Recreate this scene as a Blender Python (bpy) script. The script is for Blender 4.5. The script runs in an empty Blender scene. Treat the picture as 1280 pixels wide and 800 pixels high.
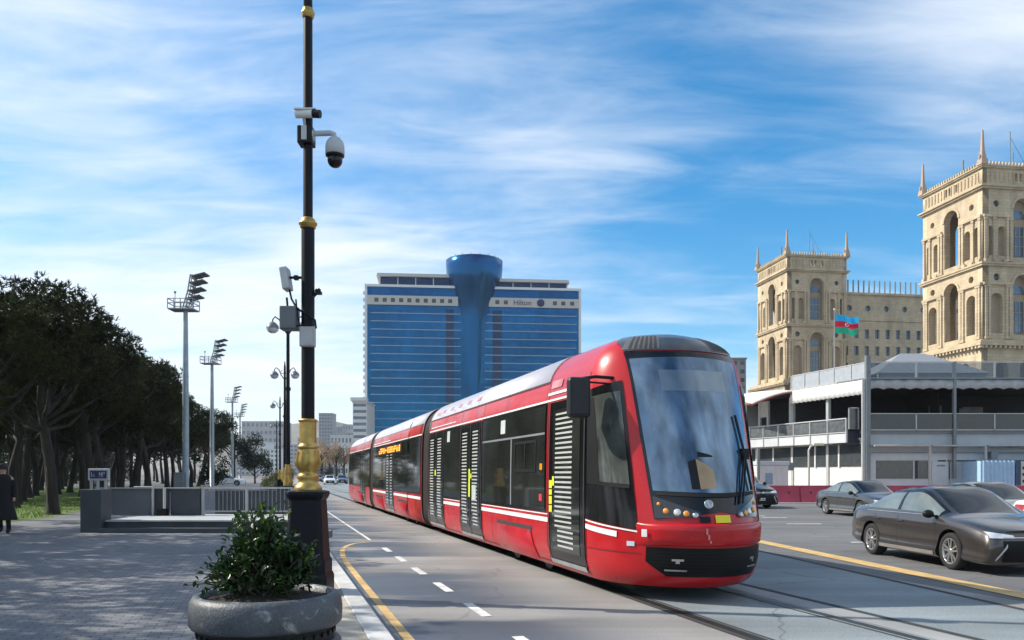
import bpy, bmesh, math, random
from mathutils import Vector, Matrix, noise
R = math.radians
PI = math.pi
random.seed(7)
SC = bpy.context.scene
COL = SC.collection
# ------------------------------------------------------------------ camera frame helpers (camera at 0,0,1.6 looking +Y)
HC = 1.6
def XP(px, Y): return (px - 640) / 1000.0 * Y
def ZP(py, Y): return HC + (592 - py) / 1000.0 * Y
def GP(px, py, zg=0.0):
    Y = (HC - zg) * 1000.0 / (py - 592); return Vector((XP(px, Y), Y, zg))
CA, SA = 0.958, 0.287           # street direction d = (-SA, CA), right n = (CA, SA)
def ST(q, t, z=0.0): return Vector((-SA*q + CA*t, CA*q + SA*t, z))
STREET_ROT = math.atan2(CA, -SA)   # rotation of local +x on to d

# ------------------------------------------------------------------ materials
MATS = {}
def nd(nt, typ, **kw):
    n = nt.nodes.new(typ)
    for k, v in kw.items(): setattr(n, k, v)
    return n
def M(name, col, rough=.6, metal=0., var=.12, scale=4., bump=0., bscale=40., spec=.5, coat=0., stretch=None, rvar=0., dirt=0., emit=None, estr=0., trans=0., ior=None):
    if name in MATS: return MATS[name]
    m = bpy.data.materials.new(name); m.use_nodes = True
    nt = m.node_tree; b = nt.nodes['Principled BSDF']
    b.inputs['Roughness'].default_value = rough; b.inputs['Metallic'].default_value = metal
    b.inputs['Specular IOR Level'].default_value = spec; b.inputs['Coat Weight'].default_value = coat
    b.inputs['Coat Roughness'].default_value = .06
    if ior: b.inputs['IOR'].default_value = ior
    if trans: b.inputs['Transmission Weight'].default_value = trans
    tc = nd(nt, 'ShaderNodeTexCoord'); mp = nd(nt, 'ShaderNodeMapping')
    nt.links.new(tc.outputs['Object'], mp.inputs['Vector'])
    if stretch: mp.inputs['Scale'].default_value = stretch
    n1 = nd(nt, 'ShaderNodeTexNoise'); n1.inputs['Scale'].default_value = scale; n1.inputs['Detail'].default_value = 6
    nt.links.new(mp.outputs[0], n1.inputs['Vector'])
    mr = nd(nt, 'ShaderNodeMapRange'); mr.inputs[1].default_value = .3; mr.inputs[2].default_value = .7
    mr.inputs[3].default_value = 1 - var; mr.inputs[4].default_value = 1 + var
    nt.links.new(n1.outputs['Fac'], mr.inputs[0])
    mx = nd(nt, 'ShaderNodeMix', data_type='RGBA', blend_type='MULTIPLY'); mx.inputs[0].default_value = 1
    mx.inputs[6].default_value = (*col, 1); nt.links.new(mr.outputs[0], mx.inputs[7])
    out = mx.outputs[2]
    if dirt:
        n3 = nd(nt, 'ShaderNodeTexNoise'); n3.inputs['Scale'].default_value = scale*.35; n3.inputs['Detail'].default_value = 9; n3.inputs['Roughness'].default_value = .7
        nt.links.new(mp.outputs[0], n3.inputs['Vector'])
        r3 = nd(nt, 'ShaderNodeMapRange'); r3.inputs[1].default_value = .5; r3.inputs[2].default_value = .7; r3.inputs[3].default_value = 0; r3.inputs[4].default_value = dirt
        nt.links.new(n3.outputs['Fac'], r3.inputs[0])
        m3 = nd(nt, 'ShaderNodeMix', data_type='RGBA'); nt.links.new(r3.outputs[0], m3.inputs[0])
        nt.links.new(out, m3.inputs[6]); m3.inputs[7].default_value = (col[0]*.35, col[1]*.34, col[2]*.33, 1); out = m3.outputs[2]
    nt.links.new(out, b.inputs['Base Color'])
    if rvar:
        mr2 = nd(nt, 'ShaderNodeMapRange'); mr2.inputs[1].default_value = .35; mr2.inputs[2].default_value = .65
        mr2.inputs[3].default_value = max(.02, rough - rvar); mr2.inputs[4].default_value = min(1, rough + rvar)
        nt.links.new(n1.outputs['Fac'], mr2.inputs[0]); nt.links.new(mr2.outputs[0], b.inputs['Roughness'])
    if bump:
        n2 = nd(nt, 'ShaderNodeTexNoise'); n2.inputs['Scale'].default_value = bscale; n2.inputs['Detail'].default_value = 5
        nt.links.new(mp.outputs[0], n2.inputs['Vector'])
        bp = nd(nt, 'ShaderNodeBump'); bp.inputs['Strength'].default_value = bump; bp.inputs['Distance'].default_value = .05
        nt.links.new(n2.outputs['Fac'], bp.inputs['Height']); nt.links.new(bp.outputs[0], b.inputs['Normal'])
    if emit:
        b.inputs['Emission Color'].default_value = (*emit, 1); b.inputs['Emission Strength'].default_value = estr
    MATS[name] = m; return m
def link(nt, a, b): nt.links.new(a, b)

def mat_paving():
    m = M('paving', (.135,.14,.147), .75, var=.2, scale=.6, bump=.0)
    nt = m.node_tree; b = nt.nodes['Principled BSDF']
    tc = nd(nt,'ShaderNodeTexCoord'); mp = nd(nt,'ShaderNodeMapping'); mp.inputs['Rotation'].default_value = (0,0,-STREET_ROT+PI/2)
    link(nt, tc.outputs['Object'], mp.inputs[0])
    br = nd(nt,'ShaderNodeTexBrick'); br.inputs['Scale'].default_value = 1; br.inputs['Brick Width'].default_value=.2; br.inputs['Row Height'].default_value=.1
    br.inputs['Mortar Size'].default_value=.006; br.inputs['Color1'].default_value=(.25,.25,.25,1); br.inputs['Color2'].default_value=(.185,.185,.19,1); br.inputs['Mortar'].default_value=(.07,.07,.07,1)
    link(nt, mp.outputs[0], br.inputs['Vector'])
    src = b.inputs['Base Color'].links[0].from_socket
    mx = nd(nt,'ShaderNodeMix',data_type='RGBA',blend_type='MULTIPLY'); mx.inputs[0].default_value=1
    link(nt, br.outputs['Color'], mx.inputs[6])
    sc = nd(nt,'ShaderNodeMix',data_type='RGBA',blend_type='MULTIPLY'); sc.inputs[0].default_value=1; link(nt, src, sc.inputs[6]); sc.inputs[7].default_value=(5.6,5.5,5.5,1)
    link(nt, sc.outputs[2], mx.inputs[7]); link(nt, mx.outputs[2], b.inputs['Base Color'])
    bp = nd(nt,'ShaderNodeBump'); bp.inputs['Strength'].default_value=.5; bp.inputs['Distance'].default_value=.01; bp.invert=True
    link(nt, br.outputs['Fac'], bp.inputs['Height']); link(nt, bp.outputs[0], b.inputs['Normal'])
    return m
def mat_asphalt(name, col, wet_sky_tint=.0, crack=.25):
    m = M(name, col, .8, var=.22, scale=.35, bump=.35, bscale=120, dirt=.0)
    nt = m.node_tree; b = nt.nodes['Principled BSDF']
    tc = nd(nt,'ShaderNodeTexCoord')
    src = b.inputs['Base Color'].links[0].from_socket
    n = nd(nt,'ShaderNodeTexNoise'); n.inputs['Scale'].default_value=60; n.inputs['Detail'].default_value=4; link(nt, tc.outputs['Object'], n.inputs['Vector'])
    r = nd(nt,'ShaderNodeMapRange'); r.inputs[1].default_value=.3; r.inputs[2].default_value=.7; r.inputs[3].default_value=.78; r.inputs[4].default_value=1.22; link(nt, n.outputs['Fac'], r.inputs[0])
    mx = nd(nt,'ShaderNodeMix',data_type='RGBA',blend_type='MULTIPLY'); mx.inputs[0].default_value=1; link(nt, src, mx.inputs[6]); link(nt, r.outputs[0], mx.inputs[7])
    # streaks along the street (tyre wear)
    mp = nd(nt,'ShaderNodeMapping'); mp.inputs['Rotation'].default_value=(0,0,-STREET_ROT); mp.inputs['Scale'].default_value=(.05,1.3,1); link(nt, tc.outputs['Object'], mp.inputs[0])
    n2 = nd(nt,'ShaderNodeTexNoise'); n2.inputs['Scale'].default_value=1.0; n2.inputs['Detail'].default_value=4; link(nt, mp.outputs[0], n2.inputs['Vector'])
    r2 = nd(nt,'ShaderNodeMapRange'); r2.inputs[1].default_value=.35; r2.inputs[2].default_value=.65; r2.inputs[3].default_value=.82; r2.inputs[4].default_value=1.15; link(nt, n2.outputs['Fac'], r2.inputs[0])
    mx2 = nd(nt,'ShaderNodeMix',data_type='RGBA',blend_type='MULTIPLY'); mx2.inputs[0].default_value=1; link(nt, mx.outputs[2], mx2.inputs[6]); link(nt, r2.outputs[0], mx2.inputs[7])
    # cracks
    nw = nd(nt,'ShaderNodeTexNoise'); nw.inputs['Scale'].default_value=.8; link(nt, tc.outputs['Object'], nw.inputs['Vector'])
    av = nd(nt,'ShaderNodeVectorMath',operation='MULTIPLY_ADD'); link(nt, nw.outputs['Color'], av.inputs[0]); av.inputs[1].default_value=(1.2,1.2,1.2); link(nt, tc.outputs['Object'], av.inputs[2])
    vo = nd(nt,'ShaderNodeTexVoronoi',feature='DISTANCE_TO_EDGE'); vo.inputs['Scale'].default_value=.22; link(nt, av.outputs[0], vo.inputs['Vector'])
    r3 = nd(nt,'ShaderNodeMapRange'); r3.inputs[1].default_value=0; r3.inputs[2].default_value=.006; r3.inputs[3].default_value=1-crack; r3.inputs[4].default_value=1; link(nt, vo.outputs['Distance'], r3.inputs[0])
    mx3 = nd(nt,'ShaderNodeMix',data_type='RGBA',blend_type='MULTIPLY'); mx3.inputs[0].default_value=1; link(nt, mx2.outputs[2], mx3.inputs[6]); link(nt, r3.outputs[0], mx3.inputs[7])
    out = mx3.outputs[2]
    if wet_sky_tint:
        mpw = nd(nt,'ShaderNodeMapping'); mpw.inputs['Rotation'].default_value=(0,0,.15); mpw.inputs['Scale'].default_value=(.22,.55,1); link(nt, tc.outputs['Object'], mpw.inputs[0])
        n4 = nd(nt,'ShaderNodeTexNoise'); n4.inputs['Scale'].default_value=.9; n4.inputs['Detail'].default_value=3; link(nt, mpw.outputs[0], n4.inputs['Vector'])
        r4 = nd(nt,'ShaderNodeMapRange'); r4.inputs[1].default_value=.5; r4.inputs[2].default_value=.62; r4.inputs[3].default_value=.8; r4.inputs[4].default_value=.8-wet_sky_tint; link(nt, n4.outputs['Fac'], r4.inputs[0])
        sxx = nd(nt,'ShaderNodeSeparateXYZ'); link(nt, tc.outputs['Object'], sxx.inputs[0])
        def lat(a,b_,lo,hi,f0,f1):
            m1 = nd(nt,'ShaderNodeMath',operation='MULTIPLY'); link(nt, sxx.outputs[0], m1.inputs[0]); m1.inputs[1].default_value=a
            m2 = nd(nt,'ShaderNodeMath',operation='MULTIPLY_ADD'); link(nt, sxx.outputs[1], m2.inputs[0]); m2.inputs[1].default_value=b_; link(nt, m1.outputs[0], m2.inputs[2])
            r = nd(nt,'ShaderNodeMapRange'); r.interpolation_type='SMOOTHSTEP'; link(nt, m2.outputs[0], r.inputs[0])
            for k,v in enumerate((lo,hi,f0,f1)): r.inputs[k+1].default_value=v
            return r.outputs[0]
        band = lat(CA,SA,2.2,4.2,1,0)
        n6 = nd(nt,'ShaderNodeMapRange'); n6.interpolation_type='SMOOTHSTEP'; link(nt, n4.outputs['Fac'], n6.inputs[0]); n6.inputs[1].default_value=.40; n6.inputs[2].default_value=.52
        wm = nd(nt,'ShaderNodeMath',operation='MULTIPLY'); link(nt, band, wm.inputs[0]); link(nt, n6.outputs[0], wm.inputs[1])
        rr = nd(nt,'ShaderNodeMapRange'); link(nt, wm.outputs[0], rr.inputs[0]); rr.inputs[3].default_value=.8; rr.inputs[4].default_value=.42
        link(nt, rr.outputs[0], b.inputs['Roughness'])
        mxw = nd(nt,'ShaderNodeMix',data_type='RGBA',blend_type='MULTIPLY'); link(nt, wm.outputs[0], mxw.inputs[0]); link(nt, out, mxw.inputs[6]); mxw.inputs[7].default_value=(.26,.32,.42,1); out = mxw.outputs[2]  # blue-dark tint paints sky reflection into the damp lane patches
    link(nt, out, b.inputs['Base Color'])
    return m
def mat_hotel_glass():
    m = M('hotel_glass', (.004,.115,.25), .1, metal=.8, spec=.25, var=.32, scale=.045)
    nt = m.node_tree; b = nt.nodes['Principled BSDF']; tc = nd(nt,'ShaderNodeTexCoord')
    sx = nd(nt,'ShaderNodeSeparateXYZ'); link(nt, tc.outputs['Object'], sx.inputs[0])
    cx = nd(nt,'ShaderNodeCombineXYZ'); link(nt, sx.outputs[0], cx.inputs[0]); link(nt, sx.outputs[2], cx.inputs[1])
    br = nd(nt,'ShaderNodeTexBrick'); br.offset=0; br.inputs['Scale'].default_value=1; br.inputs['Brick Width'].default_value=1.6; br.inputs['Row Height'].default_value=1.95; br.inputs['Mortar Size'].default_value=.07
    br.inputs['Color1'].default_value=(1,1,1,1); br.inputs['Color2'].default_value=(.55,.66,.72,1); br.inputs['Mortar'].default_value=(.45,.5,.6,1); link(nt, cx.outputs[0], br.inputs['Vector'])
    src = b.inputs['Base Color'].links[0].from_socket
    mx = nd(nt,'ShaderNodeMix',data_type='RGBA',blend_type='MULTIPLY'); mx.inputs[0].default_value=1; link(nt, src, mx.inputs[6]); link(nt, br.outputs['Color'], mx.inputs[7]); link(nt, mx.outputs[2], b.inputs['Base Color'])
    return m
def mat_stone(name, col):
    m = M(name, col, .85, var=.16, scale=.5, bump=.3, bscale=6, dirt=.4, stretch=(1,1,.35))
    nt = m.node_tree; b = nt.nodes['Principled BSDF']; tc = nd(nt,'ShaderNodeTexCoord')
    sx = nd(nt,'ShaderNodeSeparateXYZ'); link(nt, tc.outputs['Object'], sx.inputs[0])
    ad = nd(nt,'ShaderNodeMath',operation='ADD'); link(nt, sx.outputs[0], ad.inputs[0]); link(nt, sx.outputs[1], ad.inputs[1])
    cx = nd(nt,'ShaderNodeCombineXYZ'); link(nt, ad.outputs[0], cx.inputs[0]); link(nt, sx.outputs[2], cx.inputs[1])
    br = nd(nt,'ShaderNodeTexBrick'); br.inputs['Scale'].default_value=1; br.inputs['Brick Width'].default_value=1.3; br.inputs['Row Height'].default_value=.6; br.inputs['Mortar Size'].default_value=.03
    br.inputs['Color1'].default_value=(1.06,1.05,1.03,1); br.inputs['Color2'].default_value=(.9,.9,.9,1); br.inputs['Mortar'].default_value=(.72,.7,.68,1); link(nt, cx.outputs[0], br.inputs['Vector'])
    src = b.inputs['Base Color'].links[0].from_socket
    mx = nd(nt,'ShaderNodeMix',data_type='RGBA',blend_type='MULTIPLY'); mx.inputs[0].default_value=1; link(nt, src, mx.inputs[6]); link(nt, br.outputs['Color'], mx.inputs[7]); link(nt, mx.outputs[2], b.inputs['Base Color'])
    return m
def mat_leaf(name, col, rough=.6, var=.5, scale=1.2, sss=.25):
    m = M(name, col, rough, var=var, scale=scale, spec=.18 if rough>.5 else .4)
    nt = m.node_tree; b = nt.nodes['Principled BSDF']; o = nt.nodes['Material Output']
    oi = nd(nt,'ShaderNodeObjectInfo'); hs = nd(nt,'ShaderNodeHueSaturation')
    mr = nd(nt,'ShaderNodeMapRange'); mr.inputs[3].default_value=.75; mr.inputs[4].default_value=1.3; link(nt, oi.outputs['Random'], mr.inputs[0]); link(nt, mr.outputs[0], hs.inputs['Value'])
    src = b.inputs['Base Color'].links[0].from_socket; link(nt, src, hs.inputs['Color']); link(nt, hs.outputs[0], b.inputs['Base Color'])
    tr = nd(nt,'ShaderNodeBsdfTranslucent'); link(nt, hs.outputs[0], tr.inputs['Color'])
    ms = nd(nt,'ShaderNodeMixShader'); ms.inputs[0].default_value = sss; link(nt, b.outputs[0], ms.inputs[1]); link(nt, tr.outputs[0], ms.inputs[2]); link(nt, ms.outputs[0], o.inputs['Surface'])
    return m
def mat_marble():
    m = M('planter_stone', (.065,.074,.084), .5, var=.25, scale=6, bump=.15, bscale=50)
    nt = m.node_tree; b = nt.nodes['Principled BSDF']; tc = nd(nt,'ShaderNodeTexCoord')
    n = nd(nt,'ShaderNodeTexNoise'); n.inputs['Scale'].default_value=5.5; n.inputs['Detail'].default_value=8; n.inputs['Distortion'].default_value=1.3; link(nt, tc.outputs['Object'], n.inputs['Vector'])
    cr = nd(nt,'ShaderNodeMapRange'); cr.inputs[1].default_value=.60; cr.inputs[2].default_value=.67; link(nt, n.outputs['Fac'], cr.inputs[0])
    v = nd(nt,'ShaderNodeTexVoronoi'); v.inputs['Scale'].default_value=70; link(nt, tc.outputs['Object'], v.inputs['Vector'])
    cr2 = nd(nt,'ShaderNodeMapRange'); cr2.inputs[1].default_value=.25; cr2.inputs[2].default_value=.15; link(nt, v.outputs['Distance'], cr2.inputs[0])
    ma = nd(nt,'ShaderNodeMath',operation='MULTIPLY_ADD'); link(nt, cr2.outputs[0], ma.inputs[0]); ma.inputs[1].default_value=.22; 
    m8 = nd(nt,'ShaderNodeMath',operation='MULTIPLY'); link(nt, cr.outputs[0], m8.inputs[0]); m8.inputs[1].default_value=.40; link(nt, m8.outputs[0], ma.inputs[2]); ma.use_clamp=True
    src = b.inputs['Base Color'].links[0].from_socket
    mx = nd(nt,'ShaderNodeMix',data_type='RGBA'); link(nt, ma.outputs[0], mx.inputs[0]); link(nt, src, mx.inputs[6]); mx.inputs[7].default_value=(.5,.5,.48,1); link(nt, mx.outputs[2], b.inputs['Base Color'])
    return m

# ------------------------------------------------------------------ mesh builder
class MB:
    def __init__(s): s.v=[]; s.f=[]; s.mi=[]; s.sm=[]
    def add(s, vs, fs, mi=0, smooth=False, mtx=None):
        o=len(s.v)
        for p in vs:
            p=Vector(p); s.v.append(mtx@p if mtx else p)
        for f in fs: s.f.append([i+o for i in f]); s.mi.append(mi); s.sm.append(smooth)
        return s
    def box(s, x0,x1,y0,y1,z0,z1, mi=0, mtx=None, taper=0.):
        t=taper
        vs=[(x0,y0,z0),(x1,y0,z0),(x1,y1,z0),(x0,y1,z0),(x0+t,y0+t,z1),(x1-t,y0+t,z1),(x1-t,y1-t,z1),(x0+t,y1-t,z1)]
        return s.add(vs,[(0,3,2,1),(4,5,6,7),(0,1,5,4),(1,2,6,5),(2,3,7,6),(3,0,4,7)],mi,False,mtx)
    def cbox(s, c, d, mi=0, mtx=None):
        return s.box(c[0]-d[0]/2,c[0]+d[0]/2,c[1]-d[1]/2,c[1]+d[1]/2,c[2]-d[2]/2,c[2]+d[2]/2,mi,mtx)
    def tube(s, pts, r, n=8, mi=0, cap=True, mtx=None):
        pts=[Vector(p) for p in pts]; rs = r if isinstance(r,(list,tuple)) else [r]*len(pts)
        vs=[]; fs=[]; up=None
        for i,p in enumerate(pts):
            d=(pts[min(i+1,len(pts)-1)]-pts[max(i-1,0)]).normalized()
            if up is None: up = Vector((0,0,1)) if abs(d.z)<.9 else Vector((1,0,0))
            a=d.cross(up)
            if a.length<1e-4: a=d.cross(Vector((0,1,0)))
            a.normalize(); b=a.cross(d).normalized(); up=b
            for k in range(n):
                an=2*PI*k/n; vs.append(p+(a*math.cos(an)+b*math.sin(an))*rs[i])
        for i in range(len(pts)-1):
            for k in range(n): fs.append((i*n+k,i*n+(k+1)%n,(i+1)*n+(k+1)%n,(i+1)*n+k))
        s.add(vs,fs,mi,n>5,mtx)
        if cap:
            s.add([vs[k] for k in range(n)],[tuple(range(n))],mi,False,mtx)
            s.add([vs[-n+k] for k in range(n)],[tuple(reversed(range(n)))],mi,False,mtx)
        return s
    def lathe(s, prof, n=24, c=(0,0,0), mi=0, mtx=None, smooth=True, flute=0, fa=0., rot=0., cap=True):
        vs=[];fs=[]
        for (r,z) in prof:
            for k in range(n):
                a=2*PI*k/n+rot; rr=r*(1+(fa*math.cos(flute*a) if flute else 0)); vs.append((c[0]+rr*math.cos(a),c[1]+rr*math.sin(a),c[2]+z))
        for i in range(len(prof)-1):
            for k in range(n): fs.append((i*n+k,i*n+(k+1)%n,(i+1)*n+(k+1)%n,(i+1)*n+k))
        s.add(vs,fs,mi,smooth,mtx)
        if not cap: return s
        if prof[0][0]>1e-4: s.add(vs[:n],[tuple(reversed(range(n)))],mi,False,mtx)
        if prof[-1][0]>1e-4: s.add(vs[-n:],[tuple(range(n))],mi,False,mtx)
        return s
    def prism(s, poly, h0, h1, axis='z', mi=0, mtx=None):   # poly in plane, extruded along axis
        n=len(poly)
        def mk(p,h): return (p[0],p[1],h) if axis=='z' else ((p[0],h,p[1]) if axis=='y' else (h,p[0],p[1]))
        vs=[mk(p,h0) for p in poly]+[mk(p,h1) for p in poly]
        fs=[tuple(reversed(range(n))),tuple(range(n,2*n))]+[(i,(i+1)%n,(i+1)%n+n,i+n) for i in range(n)]
        return s.add(vs,fs,mi,False,mtx)
    def sphere(s, c, r, n=12, mi=0, sq=(1,1,1), mtx=None):
        prof=[(max(1e-5,math.sin(PI*i/(n//2*1.0)/1)),-math.cos(PI*i/(n//2))) for i in range(n//2+1)]
        vs=[];fs=[]
        for (pr,pz) in prof:
            for k in range(n):
                a=2*PI*k/n; vs.append((c[0]+pr*math.cos(a)*r*sq[0],c[1]+pr*math.sin(a)*r*sq[1],c[2]+pz*r*sq[2]))
        for i in range(len(prof)-1):
            for k in range(n): fs.append((i*n+k,i*n+(k+1)%n,(i+1)*n+(k+1)%n,(i+1)*n+k))
        return s.add(vs,fs,mi,True,mtx)
    def grid(s, rows, mi=0, smooth=True, mtx=None, closed=False):
        n=len(rows[0]); vs=[p for r in rows for p in r]; fs=[]
        for i in range(len(rows)-1):
            for k in range(n if closed else n-1): fs.append((i*n+k,i*n+(k+1)%n,(i+1)*n+(k+1)%n,(i+1)*n+k))
        return s.add(vs,fs,mi,smooth,mtx)
    def mesh(s, name, mats):
        me=bpy.data.meshes.new(name); me.from_pydata([tuple(p) for p in s.v],[],s.f)
        if not isinstance(mats,(list,tuple)): mats=[mats]
        for m in mats: me.materials.append(m)
        me.polygons.foreach_set('material_index', s.mi); me.polygons.foreach_set('use_smooth', s.sm); me.update()
        return me
    def build(s, name, mats, parent=None, bevel=0., recalc=True, solid=0., merge=False):
        me=s.mesh(name,mats)
        if recalc or merge:
            bm=bmesh.new(); bm.from_mesh(me)
            if merge: bmesh.ops.remove_doubles(bm, verts=bm.verts, dist=1e-4)
            bmesh.ops.recalc_face_normals(bm, faces=bm.faces); bm.to_mesh(me); bm.free()
        o=bpy.data.objects.new(name,me); COL.objects.link(o)
        if parent: o.parent=parent
        if solid:
            md=o.modifiers.new('solid','SOLIDIFY'); md.thickness=solid; md.offset=-1
        if bevel:
            md=o.modifiers.new('bevel','BEVEL'); md.width=bevel; md.segments=2; md.limit_method='ANGLE'; md.angle_limit=R(40)
        return o
def tag(o,label=None,cat=None,group=None,kind=None):
    if label: o['label']=label
    if cat: o['category']=cat
    if group: o['group']=group
    if kind: o['kind']=kind
    return o
def thing(name,loc=(0,0,0),rz=0,label=None,cat=None,group=None,scale=1.):
    o=bpy.data.objects.new(name,None); COL.objects.link(o); o.location=loc; o.rotation_euler=(0,0,rz); o.empty_display_size=.2
    if scale!=1.: o.scale=(scale,)*3
    return tag(o,label,cat,group)
def dup(src,loc,rz=None,label=None,group=None,scale=None):
    kids={}
    for o in SC.objects:
        if o.parent: kids.setdefault(o.parent.name,[]).append(o)
    def cp(o,par):
        c=o.copy(); COL.objects.link(c)
        if par is not None: c.parent=par
        for k in kids.get(o.name,[]): cp(k,c)
        return c
    r=cp(src,None); r.location=loc
    if rz is not None: r.rotation_euler=(0,0,rz)
    if scale is not None: r.scale=(scale,)*3 if not isinstance(scale,(tuple,list)) else scale
    if label: r['label']=label
    if group: r['group']=group
    return r
def recolor(root,old,new):
    for o in SC.objects:
        p=o.parent
        while p is not None and p!=root: p=p.parent
        if p==root and o.type=='MESH' and any(m==old for m in o.data.materials):
            o.data=o.data.copy()
            for i,m in enumerate(o.data.materials):
                if m==old: o.data.materials[i]=new
def herm(pts,z):
    if z<=pts[0][0]: return pts[0][1]
    if z>=pts[-1][0]: return pts[-1][1]
    for i in range(len(pts)-1):
        if pts[i][0]<=z<=pts[i+1][0]:
            x0,y0=pts[i]; x1,y1=pts[i+1]; h=x1-x0; t=(z-x0)/h
            def sl(j):
                if j<=0 or j>=len(pts)-1: 
                    a,b=(0,1) if j<=0 else (-2,-1)
                    return (pts[b][1]-pts[a][1])/(pts[b][0]-pts[a][0])
                return (pts[j+1][1]-pts[j-1][1])/(pts[j+1][0]-pts[j-1][0])
            m0=sl(i)*h; m1=sl(i+1)*h
            return (2*t**3-3*t*t+1)*y0+(t**3-2*t*t+t)*m0+(-2*t**3+3*t*t)*y1+(t**3-t*t)*m1

# ------------------------------------------------------------------ shared materials
PAV=mat_paving()
ASPH=mat_asphalt('road_asphalt',(.275,.265,.25),wet_sky_tint=.35)
ASPH2=mat_asphalt('far_road_asphalt',(.135,.135,.135),crack=.35)
BED=mat_asphalt('track_concrete',(.21,.24,.25),crack=.4)
WPAINT=M('white_paint',(.62,.61,.57),.7,var=.3,scale=5,dirt=.35)
YPAINT=M('yellow_paint',(.56,.37,.14),.7,var=.25,scale=3,dirt=.4)
KERB=M('kerb_stone',(.50,.50,.48),.8,var=.2,scale=3,bump=.2,dirt=.3)
BEIGE=M('beige_paver',(.40,.36,.29),.8,var=.2,scale=4,bump=.2)
RAILM=M('rail_steel',(.05,.048,.045),.45,metal=.6,var=.2)
GROOVE=M('groove',(.035,.034,.033),.9)
BLACK=M('black_enamel',(.005,.006,.009),.5,var=.2,scale=6,spec=.22)
GOLD=M('gold_paint',(.46,.31,.09),.38,metal=.65,var=.25,scale=9,dirt=.3)
BLKP=M('black_plastic',(.006,.006,.007),.5,var=.2,spec=.3)
RUB=M('rubber',(.015,.015,.015),.85,var=.2)
GREYM=M('grey_metal',(.22,.24,.26),.5,metal=.3,var=.12)
LGREY=M('light_grey_metal',(.45,.46,.46),.5,metal=.2,var=.1)
WHITE=M('white_enamel',(.75,.75,.73),.45,var=.08,dirt=.15)
STEEL=M('steel',(.55,.56,.57),.3,metal=.9,var=.1)
DGLASS=M('dark_glass',(.012,.016,.018),.04,var=.1,spec=.8,coat=.5)
STONE=mat_stone('palace_stone',(.50,.405,.27))
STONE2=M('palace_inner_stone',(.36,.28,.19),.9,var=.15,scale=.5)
BARK=M('pine_bark',(.036,.030,.026),.95,var=.45,scale=3,stretch=(1,1,.25),bump=1.,bscale=9)
PINE=mat_leaf('pine_needles',(.030,.037,.012),.85,var=.6,scale=.7,sss=.12)
GRASS=M('lawn_grass',(.10,.16,.03),.9,var=.4,scale=3,bump=.8,bscale=60)

# ------------------------------------------------------------------ ground, road, plaza
def sheet(name, poly, mat, z, kind='structure', zbot=None):
    b=MB()
    if zbot is None: b.add([(p[0],p[1],z) for p in poly],[tuple(range(len(poly)))])
    else: b.prism([(p[0],p[1]) for p in poly],zbot,z)
    o=b.build(name,mat); o['kind']=kind
    return o
def stpoly(lst): return [ST(q,t) for q,t in lst]
PZ=.10
gm=M('ground_soil',(.13,.125,.11),.95,var=.3,scale=.05)
sheet('ground',[(-1500,-60),(1300,-60),(1300,1950),(-1500,1950)],gm,-.06)
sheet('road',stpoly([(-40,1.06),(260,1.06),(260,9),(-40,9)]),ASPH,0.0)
b=MB(); b.add([ST(-40,9),ST(260,9),(200,300,0),(200,-40,0),(20,-40,0)],[(0,1,2,3,4)]); o=b.build('far_road',ASPH2); o['kind']='structure'
sheet('track_bed',stpoly([(-30,4.42),(140,4.42),(140,13),(40,13),(14.5,9.65),(7.25,8.43),(0,7.6),(-30,7.4)]),BED,.004)
b=MB(); b.box(-30,140,-.04,.04,.004,.009)
for t,w in ((4.5,.075),(5.93,.05),(6.48,.035)): pass
b=MB()
for t,w in ((4.50,.055),(5.98,.055)):
    p=[ST(-30,t-w),ST(140,t-w),ST(140,t+w),ST(-30,t+w)]; b.add([(v.x,v.y,.009) for v in p],[(0,1,2,3)])
o=b.build('tram_rails',RAILM); o['kind']='structure'
b=MB()
for t,w in ((4.40,.04),(4.60,.02),(5.86,.02),(6.5,.05)):
    p=[ST(-30,t-w),ST(140,t-w),ST(140,t+w),ST(-30,t+w)]; b.add([(v.x,v.y,.0075) for v in p],[(0,1,2,3)])
pts=[(0,7.6),(7.25,8.43),(14.5,9.65),(40,13)]
for (q0,t0),(q1,t1) in zip(pts,pts[1:]):
    p=[ST(q0,t0-.05),ST(q1,t1-.05),ST(q1,t1+.05),ST(q0,t0+.05)]; b.add([(v.x,v.y,.0082) for v in p],[(0,1,2,3)])
o=b.build('track_grooves',GROOVE); o['kind']='structure'
sm=M('smooth_concrete',(.29,.29,.285),.8,var=.15,scale=1.,dirt=.2)
sheet('track_strip',stpoly([(-30,6.1),(140,6.1),(140,6.42),(-30,6.42)]),sm,.0062)
# lines
b=MB()
pts=[(-4,7.35),(8.1,9.4),(16.5,11.0),(30,13.55),(60,19.2)]
for (q0,t0),(q1,t1) in zip(pts,pts[1:]):
    p=[ST(q0,t0-.18),ST(q1,t1-.18),ST(q1,t1+.18),ST(q0,t0+.18)]; b.add([(v.x,v.y,.0085) for v in p],[(0,1,2,3)])
o=b.build('yellow_centre_line',YPAINT); o['kind']='structure'
b=MB()
def ribbon(b,pts,w,z):
    pv=[ST(q,t) for q,t in pts]; L=[];Rr=[]
    for i,p in enumerate(pv):
        d=(pv[min(i+1,len(pv)-1)]-pv[max(i-1,0)]).normalized(); n=Vector((-d.y,d.x,0)); L.append(p+n*w/2); Rr.append(p-n*w/2)
    b.grid([[ (a.x,a.y,z) for a in L],[(a.x,a.y,z) for a in Rr]],smooth=False)
crv=[(-12,1.26),(8,1.26),(12,1.26),(14.5,1.27),(16,1.32),(17.2,1.42),(18,1.58),(18.55,1.8),(18.75,2.1)]
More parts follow.
